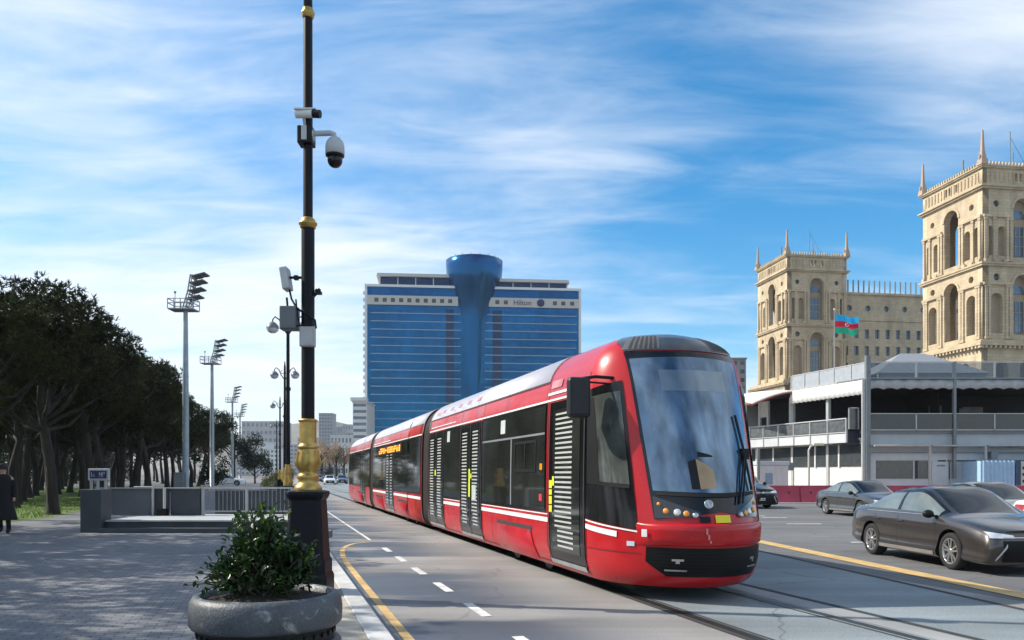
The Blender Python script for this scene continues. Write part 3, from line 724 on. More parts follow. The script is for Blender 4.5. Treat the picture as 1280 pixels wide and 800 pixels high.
def car_grid(ctrl,su=8,sv=6):
    P=[[Vector(p) for p in r] for r in ctrl]
    P=[[Vector((r[k].x-(.02 if True else 0),r[k].y*.25,r[k].z)) for k in range(len(r))] for r in P[:1]]+P+[[Vector((r[k].x+.03,r[k].y*.25,r[k].z)) for k in range(len(r))] for r in P[-1:]]
    # full section: bottom centre, k0..k5, mirrored
    full=[]
    for r in P:
        row=[Vector((r[0].x,0,r[0].z-.0))]+r+[Vector((q.x,-q.y,q.z)) for q in reversed(r[:-1])]
        full.append(row)
    nK=len(full[0])
    def rowat(i,t):
        n=len(full)
        a,b_,c,d=full[max(0,i-1)],full[i],full[min(n-1,i+1)],full[min(n-1,i+2)]
        return [cr(a[k],b_[k],c[k],d[k],t) for k in range(nK)]
    out=[];par=[]
    for i in range(len(full)-1):
        for s in range(su):
            row=rowat(i,s/su); dense=[];vp=[]
            for k in range(nK):
                a,b_,c,d=row[(k-1)%nK],row[k],row[(k+1)%nK],row[(k+2)%nK]
                for t in range(sv): dense.append(cr(a,b_,c,d,t/sv)); vp.append(k+t/sv)
            out.append(dense); par.append((i+s/su-1,vp))
    row=full[-1];dense=[]
    for k in range(nK):
        a,b_,c,d=row[(k-1)%nK],row[k],row[(k+1)%nK],row[(k+2)%nK]
        for t in range(sv): dense.append(cr(a,b_,c,d,t/sv))
    out.append(dense); par.append((len(full)-2,None))
    return out,par,nK
TYRE=RUB; RIM=M('alloy_rim',(.50,.51,.52),.3,metal=.85,var=.1)
CGLASS=M('car_glass',(.008,.011,.015),.03,var=.1,spec=.45)
CSIDE=M('car_side_glass',(.16,.19,.18),.05,metal=.3,var=.25,scale=2,coat=.5)
CLAMP=M('car_lamp',(.72,.73,.74),.12,metal=.45,var=.15,coat=.8)
CTAIL=M('car_tail_lamp',(.35,.01,.015),.2,coat=.6)
CPLATE=M('car_plate',(.70,.70,.68),.5,var=.03); PTXT=M('plate_text',(.03,.03,.04),.6)
WHEELS=((1.40,.79),(1.40,-.79),(-1.41,.79),(-1.41,-.79))
def wheel_mesh():
    b=MB(); r=.335
    prof=[(.20,-.11),(.315,-.115),(.333,-.09),(.336,0),(.333,.09),(.315,.115),(.235,.112),(.225,.10)]
    mt=Matrix.Rotation(-PI/2,4,'X'); b.lathe(prof,32,mtx=mt,cap=False); return b
def rim_mesh():
    b=MB(); mt=Matrix.Rotation(-PI/2,4,'X')
    b.lathe([(.238,.108),(.228,.116),(.215,.105),(.205,.05),(.20,-.08)],32,mtx=mt,cap=False)
    b.lathe([(.055,.05),(.055,.10),(.03,.108),(1e-4,.108)],14,mtx=mt)
    for k in range(10):
        a=2*PI*k/10; mm=mt@Matrix.Rotation(a,4,'Z')
        off=.10 if k%2 else -.10
        b.add([(.03,-.020,.075),(.03,.020,.075),(.225,.016+off*.22,.095),(.225,-.016+off*.22,.095),(.03,-.020,.102),(.03,.020,.102),(.225,.016+off*.22,.112),(.225,-.016+off*.22,.112)],
              [(0,3,2,1),(4,5,6,7),(0,1,5,4),(1,2,6,5),(2,3,7,6),(3,0,4,7)],mtx=mm)
    return b
def hub_mesh():
    b=MB(); mt=Matrix.Rotation(-PI/2,4,'X'); b.lathe([(.19,.02),(.19,.035),(1e-4,.04)],24,mtx=mt); return b
def make_car(paint,name='car',label='',rot=0,loc=(0,0,0),group=None,hs=1.0):
    root=thing(name,loc,rot,label,'car',group)
    g,par,nK=car_grid(SEDAN)
    if hs!=1.0:
        for r in g:
            for p in r: p.z=.19+(p.z-.19)*(hs if p.z>.7 else 1+(hs-1)*max(0,(p.z-.19)/.51))
    sv=6; n=len(g[0]); V=[p for r in g for p in r]; F=[];MI=[]
    # v param: 0 bottom centre,1..6 = k0..k5, 7..11 mirrored k4..k0
    def cls(u,v):
        vv=v if v<=6 else 12-v          # fold: 0..6
        if vv<1.0: return 1             # underside
        k=vv-1                          # 0..5
        # side windows
        if 2.5+.66<k<3.84 and 2.34<u<5.78:
            if abs(u-3.93)<.07: return 4
            return 3
        if 3.0<k<4.0 and 2.22<u<5.9: return 4 if (3.12<k<3.92 and u<5.9 and u>2.22) else 0
        if k>4.12 and 5.06<u<5.94: return 2
        if k>4.15 and 2.06<u<2.95: return 2
        return 0
    for i in range(len(g)-1):
        u=par[i][0]+.5/8
        for j in range(n):
            v=(j+.5)/sv
            F.append((i*n+j,i*n+(j+1)%n,(i+1)*n+(j+1)%n,(i+1)*n+j)); MI.append(cls(u,v))
    F.append(tuple(reversed(range(n)))); MI.append(0)
    last=(len(g)-1)*n; F.append(tuple(range(last,last+n))); MI.append(0)
    mats=[paint,BLKP,CGLASS,CSIDE,TBLK]
    me=bpy.data.meshes.new('car_full'); me.from_pydata([tuple(p) for p in V],[],F)
    for m in mats: me.materials.append(m)
    me.polygons.foreach_set('material_index',MI); me.polygons.foreach_set('use_smooth',[True]*len(F)); me.update()
    bm=bmesh.new(); bm.from_mesh(me); bmesh.ops.recalc_face_normals(bm,faces=bm.faces); bm.to_mesh(me); bm.free()
    tmp=bpy.data.objects.new('tmp_full',me); COL.objects.link(tmp); cutters=[]
    for (wx,wy) in WHEELS:
        cb=MB(); s=1 if wy>0 else -1
        cb.tube([(wx,s*.60,.34),(wx,s*1.2,.34)],.395,28); cm=cb.mesh('cut',[BLKP])
        bmm=bmesh.new(); bmm.from_mesh(cm); bmesh.ops.remove_doubles(bmm,verts=bmm.verts,dist=1e-5); bmesh.ops.recalc_face_normals(bmm,faces=bmm.faces); bmm.to_mesh(cm); bmm.free()
        co=bpy.data.objects.new('tmp_cut',cm); COL.objects.link(co); cutters.append(co)
        md=tmp.modifiers.new('b','BOOLEAN'); md.operation='DIFFERENCE'; md.object=co; md.solver='EXACT'; md.material_mode='TRANSFER'
    dg=bpy.context.evaluated_depsgraph_get(); ev=tmp.evaluated_get(dg); full=bpy.data.meshes.new_from_object(ev)
    for co in cutters: bpy.data.objects.remove(co)
    bpy.data.objects.remove(tmp)
    names={0:'body',1:'underbody',2:'windscreen',3:'side_window',4:'window_trim'}
    groups={}
    fm=[m.name if m else '' for m in full.materials]
    key={mats[i].name:i for i in range(len(mats))}
    for pl in full.polygons:
        k=key.get(fm[pl.material_index],1)
        nm=k
        if k==2: nm='2f' if pl.center.x>0 else '2r'
        if k==3: nm='3'+('l' if pl.center.y>0 else 'r')+('f' if pl.center.x>-.31 else 'b')
        groups.setdefault(nm,[]).append(pl.index)
    for nm,idx in groups.items():
        k=int(str(nm)[0]); vm={};vs=[];fs=[]
        for i in idx:
            f=[]
            for vi in full.polygons[i].vertices:
                if vi not in vm: vm[vi]=len(vs); vs.append(full.vertices[vi].co.copy())
                f.append(vm[vi])
            fs.append(f)
        m2=bpy.data.meshes.new(names[k]); m2.from_pydata([tuple(q) for q in vs],[],fs); m2.materials.append(mats[k]); m2.polygons.foreach_set('use_smooth',[True]*len(fs)); m2.update()
        o=bpy.data.objects.new('rear_window' if nm=='2r' else names[k],m2); COL.objects.link(o); o.parent=root
        if k==0:
            md=o.modifiers.new('es','EDGE_SPLIT'); md.split_angle=R(38)
    def z_(z): return .19+(z-.19)*(hs if z>.7 else 1+(hs-1)*max(0,(z-.19)/.51))
    # surface lookup for details : x for given (y,z) at front via ray on grid mesh
    from mathutils.bvhtree import BVHTree
    bv=BVHTree.FromPolygons(V,F)
    def ray(o,d):
        h=bv.ray_cast(Vector(o),Vector(d)); return (h[0],h[1]) if h[0] else (Vector(o)+Vector(d),-Vector(d))
    def fpatch(y0,y1,zf0,zf1,off,sgn=1,nu=10,nv=4):
        b=MB(); rows=[]
        for j in range(nv+1):
            r=[]
            for i in range(nu+1):
                u=i/nu; y=y0+(y1-y0)*u; za=zf0(u) if callable(zf0) else zf0; zb=zf1(u) if callable(zf1) else zf1
                z=z_(za+(zb-za)*j/nv); p,nn=ray((4*sgn,y,z),(-sgn,0,0)); r.append(p+Vector((sgn*off,0,0))+Vector((0,math.copysign(off*.5,y) if abs(y)>.5 else 0,0)))
            rows.append(r)
        return b.grid(rows)
    fpatch(-.62,.62,.235,.60,.012).build('grille',TGRID,root)
    b=fpatch(-.60,.60,lambda u:.645,lambda u:.662,.018); b.build('chrome_strip',STEEL,root)
    b=fpatch(-.06,.06,.625,.685,.026,nu=3); b.build('badge',STEEL,root)
    for s in (-1,1):
        b=fpatch(s*.80,s*.42,lambda u:.645-.005*u,lambda u:.75-.06*u,.012); b.build('headlight',CLAMP,root)
        b=fpatch(s*.74,s*.56,lambda u:.25+.24*u,lambda u:.29+.26*u,.020,nu=8); b.build('bumper_trim',CLAMP,root)
        b=fpatch(s*.66,s*.34,.80,.93,.010,-1); b.build('tail_light',CTAIL,root)
        # mirror
        b=MB(); b.sphere((.88,s*1.0,z_(.985)),.11,12,sq=(.65,1.0,.72)); b.box(.85,.93,s*.87-.05,s*.87+.05,z_(.93),z_(.965)); b.build('mirror',BLKP,root)
        # door seams, handles, sill
        b=MB()
        def seam(x0,z0,x1,z1,w=.006,nn=8):
            L=[]
            for i in range(nn+1):
                t=i/nn; p,nv_=ray((x0+(x1-x0)*t,s*3,z_(z0+(z1-z0)*t)),(0,-s,0)); L.append(p+Vector((0,s*.004,0)))
            rows=[[q+Vector((0,0,w)) if abs(x1-x0)>abs(z1-z0) else q+Vector((w,0,0)) for q in L],[q-Vector((0,0,w)) if abs(x1-x0)>abs(z1-z0) else q-Vector((w,0,0)) for q in L]]
            b.grid(rows)
        seam(-.36,.30,-.36,.92); seam(.93,.34,.98,.86); seam(-1.12,.62,-1.25,.9); seam(-.36,.30,.93,.33); seam(-1.0,.34,-.36,.30)
        seam(-1.0,.34,-1.13,.62); b.build('door_seams',GROOVE,root)
        for xh in (-.22,-1.10):
            b=MB(); p,nn=ray((xh,s*3,z_(.80)),(0,-s,0)); b.cbox(p+Vector((0,s*.012,0)),(.19,.03,.026)); b.build('door_handle',paint,root,bevel=.008)
        b=MB()
        L=[]
        for i in range(13):
            x=-1.0+1.95*i/12; p,nn=ray((x,s*3,.27),(0,-s,0)); L.append(p+Vector((0,s*.012,0)))
        b.grid([[q+Vector((0,0,.03)) for q in L],[q-Vector((0,0,.04)) for q in L]]); b.build('sill_trim',M('sill_silver',(.35,.34,.33),.3,metal=.6),root)
        # window line chrome
        b=MB(); L=[]
        for i in range(17):
            x=-1.62+2.55*i/16; p,nn=ray((x,s*3,z_(.955)),(0,-s,0)); L.append(p+Vector((0,s*.006,0)))
        b.tube(L,.010,5); b.build('window_chrome',STEEL,root)
    b=MB(); p,_=ray((4,0,.43),(-1,0,0)); b.box(p.x+.02,p.x+.045,-.26,.26,.385,.50); pl=b.build('number_plate',CPLATE,root)
    b=MB(); rg=random.Random(11)
    for k,y in enumerate((-.2,-.14,-.06,.0,.06,.13,.19)): b.box(p.x+.046,p.x+.049,y-.018,y+.018,.41,.475 if k%2 else .47)
    b.build('plate_marks',PTXT,pl)
    p,_=ray((-4,0,.74),(1,0,0)); b=MB(); b.box(p.x-.03,p.x-.01,-.26,.26,.69,.80); b.build('number_plate',CPLATE,root)
    wm=wheel_mesh().mesh('tyre',[TYRE]); rm=rim_mesh().mesh('rim',[RIM]); hm=hub_mesh().mesh('brake_disc',[GROOVE])
    for (wx,wy) in WHEELS:
        s=1 if wy>0 else -1
        w=bpy.data.objects.new('wheel',wm); COL.objects.link(w); w.parent=root; w.location=(wx,s*.80,.336); w.rotation_euler=(0,0,0 if s>0 else PI)
        for nm,mm in (('rim',rm),('brake_disc',hm)):
            o=bpy.data.objects.new(nm,mm); COL.objects.link(o); o.parent=w
    # interior seats seen as dark shapes are hidden by tinted glass
    return root
PA=M('paint_bronze',(.070,.061,.054),.32,metal=.6,var=.05,coat=1.0)
PB=M('paint_dark_grey',(.055,.058,.06),.25,metal=.4,var=.05,coat=.8)
PS=M('paint_champagne',(.30,.29,.26),.3,metal=.5,var=.05,coat=.7)
PW=M('paint_white',(.78,.78,.77),.25,var=.03,coat=.7)
PK=M('paint_black',(.012,.012,.013),.15,var=.05,coat=.8)
CS=.93
def carpos(px,py): return GP(px,py)
cam_car=make_car(PA,label='bronze grey sedan with spoked alloy wheels nearest the yellow line',loc=(8.05,14.65,0),rot=R(-86),group='cars on the right hand road'); cam_car.scale=(.90,.93,.92)
c2=dup(cam_car,(13.35,30.4,0),R(-85),'dark grey sedan further back before the red barrier','cars on the right hand road',(CS,CS,.9)); recolor(c2,PA,PB)
c3=dup(cam_car,(12.55,21.2,0),R(-88),'champagne coloured sedan half hidden behind the bronze one','cars on the right hand road',(CS,CS,CS)); recolor(c3,PA,PS)
c4=dup(cam_car,(14.45,19.0,0),R(8),'white car ahead of the champagne sedan with its tail showing','cars on the right hand road',(CS,CS,CS)); recolor(c4,PA,PW)
c5=make_car(PK,label='black off road wagon just right of the tram nose',loc=(10.9,38.5,0),rot=R(-77),group='cars on the right hand road',hs=1.22); c5.scale=(.92,.92,.98)
c6=dup(cam_car,(XP(412,118),118,0),R(-75),'white car coming along the street beside the golden post','cars far down the street',(CS,CS,CS)); recolor(c6,PA,PW)
c7=dup(cam_car,(XP(427,125),125,0),R(-75),'dark car far down the street next to the tram tail','cars far down the street',(CS,CS,CS)); recolor(c7,PA,PB)
c8=dup(cam_car,(XP(283,100),100,PZ),R(15),'white parked car beyond the railing among the pines','cars far down the street',(CS,CS,CS)); recolor(c8,PA,PW)
c9=dup(cam_car,(XP(398,150),150,0),R(-75),'small pale car furthest away on the street','cars far down the street',(CS,CS,CS)); recolor(c9,PA,PS)

# ------------------------------------------------------------------ main lamp post and its devices
PY=10.14; K=PY/1000.0
PX0=XP(385,PY)
def zz(py): return ZP(py,PY)
post=thing('lamp_post',(PX0,PY,PZ),0,'tall black and gold lamp post carrying cameras beside the planter','lamp post')
b=MB()
def sq(b,prof,ch=.22):
    rows=[]
    for (r,z) in prof:
        c=r*(1-ch*2*.5); rows.append([(r,-c,z),(r,c,z),(c,r,z),(-c,r,z),(-r,c,z),(-r,-c,z),(-c,-r,z),(c,-r,z)])
    b.grid(rows,smooth=False,closed=True); b.add(rows[0],[tuple(range(7,-1,-1))]); b.add(rows[-1],[tuple(range(8))])
sq(b,[(.285,0),(.285,.20),(.275,.23),(.262,.25),(.262,.40),(.245,.43),(.238,.46),(.205,1.10),(.20,1.17),(.222,1.20),(.235,1.235),(.235,1.275),(.18,1.29)])
b.build('plinth',BLACK,post,bevel=.008)
g0=1.29
b=MB(); b.lathe([(.20,g0),(.205,g0+.02),(.19,g0+.05),(.155,g0+.085),(.135,g0+.12),(.155,g0+.15),(.16,g0+.18),(.14,g0+.20),(.125,g0+.23),(.15,g0+.27)],28); b.build('gold_foot',GOLD,post).data.transform(Matrix.Diagonal((.86,.86,1,1)))
b=MB(); b.lathe([(.125,g0+.23),(.155,g0+.28),(.172,g0+.33),(.168,g0+.38),(.145,g0+.46),(.13,g0+.52)],48,flute=10,fa=.055)
for k in range(10):
    a=2*PI*k/10; b.tube([(.135*math.cos(a),.135*math.sin(a),g0+.26),(.178*math.cos(a),.178*math.sin(a),g0+.33),(.172*math.cos(a),.172*math.sin(a),g0+.40),(.15*math.cos(a),.15*math.sin(a),g0+.47),(.165*math.cos(a),.165*math.sin(a),g0+.50)],[.014,.02,.016,.01,.004],6)
b.build('gold_acanthus_bulb',GOLD,post).data.transform(Matrix.Diagonal((.86,.86,1,1)))
b=MB(); b.lathe([(.13,g0+.52),(.152,g0+.535),(.152,g0+.56),(.128,g0+.575),(.122,g0+.60)],28); b.lathe([(.120,g0+.58),(.120,g0+.86)],48,flute=14,fa=.03); b.lathe([(.122,g0+.86),(.14,g0+.875),(.14,g0+.89),(.10,g0+.905)],28); b.build('gold_sleeve',GOLD,post).data.transform(Matrix.Diagonal((.86,.86,1,1)))
zc=zz(281)-PZ; zc2=zz(18)-PZ; ztop=zc2+1.2
b=MB(); b.lathe([(.082,g0+.88),(.082,zc)],20); b.lathe([(.060,zc),(.056,zc2),(.05,ztop)],18); b.build('shaft',BLACK,post)
for z0,r in ((zc,.085),(zc2,.062)):
    b=MB(); b.lathe([(r*.9,z0-.05),(r*1.15,z0-.04),(r*1.15,z0-.015),(r*1.35,z0),(r*1.35,z0+.025),(r*1.05,z0+.04),(r*1.1,z0+.06),(r*.7,z0+.09)],24); b.build('gold_collar',GOLD,post)
for s in (-1,1):
    b=MB(); b.tube([(0,0,ztop-.5),(s*.25,0,ztop-.1),(s*.5,0,ztop+.1),(s*.72,0,ztop+.02),(s*.75,0,ztop-.1)],.022,8); a=b.build('lamp_arm',BLACK,post)
    b=MB(); b.sphere((s*.75,0,ztop-.3),.2,16); b.build('lamp_globe',M('opal_glass',(.75,.75,.74),.3,coat=.4),a)
# small stone stub behind the plinth
b=MB(); v=GP(410,672,PZ); b.box(v.x-.06,v.x+.09,v.y-.1,v.y+.1,PZ,PZ+.17); tag(b.build('stone_bollard',M('stub_stone',(.2,.2,.2),.8),bevel=.02),'low grey stone stub at the kerb behind the lamp post','bollard')
CAMW=M('camera_white',(.68,.68,.66),.4,var=.06,dirt=.15); CAMG=M('camera_grey',(.42,.44,.45),.45,var=.06)
def at(px,py,dy=0): return Vector((XP(px,PY),PY+dy,zz(py)))
# bullet camera
p=at(388,147,-.09); t=thing('bullet_camera',p,0,'small white bullet camera with black snout high on the lamp post','security camera')
b=MB(); b.tube([(-.16,.02,.015),(.06,-.02,0)],.052,16); b.box(-.17,.10,-.06,.07,.045,.06); b.build('camera_shell',CAMW,t)
b=MB(); b.tube([(.05,-.018,0),(.155,-.036,-.012)],.05,16); b.build('camera_snout',BLKP,t)
b=MB(); b.tube([(-.06,.0,-.05),(-.06,.05,-.12)],.02,8); b.build('camera_bracket',CAMG,t)
# bracket box
p=at(384,171,-.0); t=thing('mounting_box',p,0,'black clamp box on the post under the bullet camera','mounting box')
b=MB(); b.box(-.105,.085,-.10,.10,-.11,.11); b.build('box_shell',BLKP,t,bevel=.012)
b=MB(); b.box(-.045,.02,-.118,-.101,-.08,.10); b.build('cover_plate',CAMG,t,bevel=.005)
# dome camera
p=at(420,190,-.06); t=thing('dome_camera',p,0,'white dome camera with black eye hanging from a short arm','security camera')
b=MB(); b.tube([(-.30,.03,.20),(-.26,.03,.22),(-.06,0,.215),(-.015,0,.20),(0,0,.13)],.034,10); b.lathe([(.06,-.04),(.075,-.03),(.075,.03),(.06,.04)],14,mtx=Matrix.Translation((-.31,.04,.20))@Matrix.Rotation(PI/2,4,'Y')); b.build('camera_arm',CAMG,t)
b=MB(); b.lathe([(.04,.15),(.07,.145),(.105,.10),(.118,.05),(.120,-.055),(.112,-.06)][::-1],24); b.build('camera_hood',CAMG,t)
b=MB(); b.lathe([(.112,-.06),(.118,-.075),(.10,-.09),(.085,-.10)][::-1],24); b.build('camera_ring',BLKP,t)
b=MB(); b.sphere((0,0,-.13),.095,20); b.build('camera_eye',M('dome_black',(.004,.004,.005),.12,spec=.4),t)
# antenna panel
p=at(358,349,0); t=thing('antenna_panel',p,0,'tilted flat grey antenna panel bracketed off the lamp post','antenna')
mt=Matrix.Rotation(R(-9),4,'Y'); b=MB(); b.box(-.05,.045,-.10,.10,-.14,.14,mtx=mt); b.build('panel',LGREY,t,bevel=.012)
b=MB(); b.tube([(.04,0,.02),(.20,0,.02)],.018,8); b.box(.10,.15,-.03,.03,-.01,.045); b.build('bracket',BLKP,t)
p=at(362,398,-.02); t=thing('junction_box',p,0,'dark grey cabinet on the left side of the lamp post shaft','junction box')
b=MB(); b.box(-.10,.115,-.09,.09,-.155,.14); b.build('cabinet',M('box_dark',(.10,.11,.12),.5,var=.1),t,bevel=.012)
b=MB(); b.box(-.085,.10,-.098,-.091,-.14,.125); b.build('cabinet_door',M('box_dark2',(.12,.13,.14),.45,var=.1),t,bevel=.004)
b=MB(); b.tube([(-.02,0,.14),(-.03,0,.26)],.014,6); b.build('antenna_stub',BLKP,t)
p=at(388,423,-.10); t=thing('meter_box',p,0,'small light grey box strapped low on the lamp post shaft','meter box')
b=MB(); b.box(-.10,.085,-.06,.05,-.125,.125); b.build('cabinet',M('box_light',(.36,.36,.36),.5,var=.1),t,bevel=.01)
b=MB(); b.box(-.085,.07,-.067,-.061,-.11,.11); b.build('cabinet_door',M('box_light2',(.40,.40,.40),.45,var=.1),t,bevel=.004)
p=at(396,366,0); t=thing('floodlight_bracket',p,0,'stubby black bracket sticking out right of the lamp post','bracket')
b=MB(); b.tube([(-.06,0,-.06),(.0,0,.0),(.04,0,.05)],.022,8); b.box(-.015,.06,-.04,.04,-.02,.015); b.tube([(-.02,0,.01),(.0,0,.05)],.014,6); b.build('bracket_arm',BLKP,t)
b=MB()
pts=[at(362,363),at(366,375,-.06),at(374,388,-.10),at(388,396,-.11),at(396,402,-.09),at(397,412,-.08)]; b.tube(pts,.014,6)
pts=[at(366,412,-.05),at(374,409,-.10),at(386,408,-.11),at(392,412,-.1)]; b.tube(pts,.012,6)
b.tube([at(372,376,-.08),at(374,396,-.09),at(378,412,-.09)],.011,6)
tag(b.build('cables',BLKP),'loose black cables looping between the boxes on the lamp post','cable')

# ------------------------------------------------------------------ lesser lamp posts down the kerb
def make_lamp(loc,label):
    t=thing('street_lamp',loc,0,label,'street lamp','twin globe street lamps along the kerb')
    b=MB(); sq(b,[(.24,0),(.24,.2),(.2,.28),(.17,1.0),(.2,1.05),(.2,1.1)]); b.build('plinth',BLACK,t)
    b=MB(); b.lathe([(.15,1.1),(.16,1.25),(.11,1.35),(.14,1.5),(.10,1.65),(.10,1.8)],16); b.build('gold_sleeve',GOLD,t)
    b=MB(); b.lathe([(.075,1.8),(.06,4.2),(.05,6.6),(.02,6.9)],14); b.lathe([(.09,4.2),(.09,4.3)],14); b.build('shaft',BLACK,t)
    for s in (-1,1):
        b=MB(); b.tube([(0,0,6.0),(s*.18,0,6.25),(s*.28,0,6.5),(s*.42,0,6.6),(s*.50,0,6.5),(s*.50,0,6.42)],.022,8); b.tube([(0,0,6.35),(s*.14,0,6.3),(s*.2,0,6.42),(s*.12,0,6.48)],.014,6); a=b.build('lamp_arm',BLACK,t)
        b=MB(); b.lathe([(.03,6.44),(.10,6.40),(.19,6.30),(.205,6.22)][::-1],16,c=(s*.50,0,0)); b.build('lamp_hood',M('lamp_hood_grey',(.16,.17,.18),.4),a)
        b=MB(); b.sphere((s*.50,0,6.20),.19,14,sq=(1,1,.75)); b.build('lamp_globe',M('lamp_globe_glass',(.5,.53,.55),.2,coat=.5),a)
    return t
l1=make_lamp((XP(360,26),26,PZ),'nearest of the black twin globe lamps behind the tall post')
dup(l1,(XP(356,38.5),38.5,PZ),0,'middle one of the black twin globe lamps in the row')
dup(l1,(XP(350,56),56,PZ),0,'third black twin globe lamp before the dark round tree')
dup(l1,(XP(346,80),80,PZ),0,'farthest of the black twin globe lamps in the row')

# ------------------------------------------------------------------ planter and shrub
py_=6.0; pc=Vector((XP(334,5.78),5.78,PZ))
pl=thing('planter',pc,0,'round grey stone planter bowl with a shrub by the lamp post','planter')
MAR=mat_marble(); S=.525
b=MB(); b.lathe([(S*.97,0),(S,.03),(S,.29),(S*.97,.31),(S*.93,.315)],64); b.build('planter_base',MAR,pl)
b=MB(); b.lathe([(S*.90,.31),(S*.90,.43)],64)
for k in range(36):
    a=2*PI*k/36; b.cbox((0,0,.37),(.02,.045,.03),mtx=Matrix.Rotation(a,4,'Z')@Matrix.Translation((S*.905,0,0)))
b.build('planter_band',BLKP,pl)
b=MB(); b.lathe([(S*.93,.415),(S*.985,.42),(S*1.01,.44),(S*1.015,.54),(S*1.0,.60),(S*.955,.635),(S*.90,.645),(S*.855,.635),(S*.84,.555)],72); b.build('planter_bowl',MAR,pl)
SOIL=M('soil',(.035,.028,.02),.95,var=.4,scale=12,bump=1.,bscale=40)
b=MB(); rows=[]
for i in range(9):
    r=S*.85*i/8+1e-4; rows.append([(r*math.cos(2*PI*k/40),r*math.sin(2*PI*k/40),0.595+.05*(1-(i/8)**2)+.012*noise.noise((r*9*math.cos(2*PI*k/40),r*9*math.sin(2*PI*k/40),0))) for k in range(40)])
b.grid(rows,closed=True); b.build('soil',SOIL,pl)
SHL=mat_leaf('shrub_leaf',(.020,.052,.010),.30,var=.55,scale=6,sss=.22)
SHT=mat_leaf('shrub_highlight_leaf',(.10,.20,.03),.3,var=.4,scale=6,sss=.3)  # light green leaves, mostly up top, carry the highlights in their colour
sh=thing('shrub',pc+Vector((0,0,.585)),0,'dark glossy leafed shrub growing in the round stone planter','shrub')
rg=random.Random(21); bt=MB(); bl=MB()
def leaf(b,p,d,up,L,w,mi=0):
    d=d.normalized(); s=d.cross(up)
    if s.length<.01: s=d.cross(Vector((1,0,0)))
    s.normalize(); n=s.cross(d)
    fold=.25*w
    vs=[p,p+d*L*.35+s*w*.5+n*fold,p+d*L*.75+s*w*.38+n*fold*.7,p+d*L-n*.08*L,p+d*L*.75-s*w*.38+n*fold*.7,p+d*L*.35-s*w*.5+n*fold,p+d*L*.4,p+d*L*.75]
    b.add(vs,[(0,1,6),(1,2,7,6),(2,3,7),(0,6,5),(5,6,7,4),(4,7,3)],mi,False)
def twig(base,tip,r0,nl,spread,lf,new=0.):  # last argument: share of highlight-coloured leaves
    mid=(base+tip)/2+Vector((rg.uniform(-.05,.05),rg.uniform(-.05,.05),.04)); pts=[base,mid,tip]; bt.tube(pts,[r0,r0*.7,r0*.35],5)
    for i in range(nl):
        t=.25+.75*(i+rg.random())/nl; t=min(t,1); p=base*(1-t)**2+mid*2*t*(1-t)+tip*t*t
        d=(tip-base).normalized()*.5+Vector((rg.gauss(0,1),rg.gauss(0,1),rg.gauss(.25,.7))).normalized()
        leaf(bl,p+Vector((rg.gauss(0,spread),rg.gauss(0,spread),rg.gauss(0,spread))),d,Vector((rg.gauss(0,.5),rg.gauss(0,.5),1)),rg.uniform(.7,1.2)*lf,rg.uniform(.42,.55)*lf,1 if rg.random()<new else 0)
kx=5.78/1000.
for i in range(165):
    # lobes: broad main mass, upper crown, left spur, right mass
    q=rg.random()
    if q<.50: c=Vector((rg.uniform(-.34,.30),rg.gauss(0,.17),rg.uniform(.08,.40))); nw=.04
    elif q<.72: c=Vector((rg.gauss(-.05,.12),rg.gauss(0,.12),rg.uniform(.40,.66))); nw=.14
    elif q<.88: c=Vector((rg.uniform(.08,.34),rg.gauss(0,.12),rg.uniform(.12,.42))); nw=.05
    else: c=Vector((rg.uniform(-.36,-.14),rg.gauss(-.03,.1),rg.uniform(.08,.34))); nw=.04
    base=Vector((rg.gauss(0,.06),rg.gauss(0,.06),.0)); mid=base.lerp(c,.55)+Vector((0,0,.03))
    bt.tube([base,mid],[.012,.008],5); twig(mid,c,.007,15,.035,.062,nw)
for tip in ((-.55,-.1,.12),(-.50,-.05,.20),(-.44,-.12,.08),(-.42,0,.26)): twig(Vector((-.1,0,.08)),Vector(tip),.008,16,.02,.062,.02)
bt.build('stems',M('shrub_stem',(.06,.045,.03),.9),sh); bl.build('foliage',[SHL,SHT],sh,recalc=False)

# ------------------------------------------------------------------ underpass parapet on the plaza
GRAN=M('granite_dark',(.055,.063,.072),.55,var=.2,scale=2,dirt=.2); GRAN2=M('granite_panel',(.11,.125,.14),.4,var=.15,scale=1.2,dirt=.15); LEDGE=M('ledge_stone',(.42,.43,.43),.6,var=.12,scale=2)
wy=20.3
pp=thing('underpass_parapet',(0,wy,PZ),0,'low dark granite parapet and raised ledge round the underpass stairs','parapet')
def X(px,Y=wy): return XP(px,Y)
b=MB(); b.box(X(100),X(126),0,.55,0,1.10); b.build('end_pillar',GRAN,pp,bevel=.015)
b=MB(); b.box(X(126)+.005,X(366),.25,3.2,0,.26); b.build('plinth',GRAN,pp,bevel=.01)
b=MB(); b.box(X(126)+.005,X(366)+.06,.19,3.25,.262,.31); b.build('ledge',LEDGE,pp,bevel=.008)
b=MB(); b.box(X(126)+.005,X(362),-.12,.18,0,.12); b.build('step',GRAN,pp,bevel=.01)
y2=wy+2.6
b=MB(); b.box(X(124,y2),X(195,y2),2.5,2.66,.312,1.06); b.build('clad_panel',GRAN2,pp,bevel=.008)
b=MB(); b.box(X(124,y2)-.02,X(252,y2),2.42,2.72,1.063,1.10); b.build('coping',M('coping_light',(.28,.29,.29),.5),pp,bevel=.006)
b=MB(); b.box(X(197,y2),X(213,y2)-.04,2.5,2.66,.312,1.06); b.box(X(215,y2),X(251,y2),2.5,2.66,.312,1.06); b.build('clad_panel',GRAN,pp,bevel=.008)
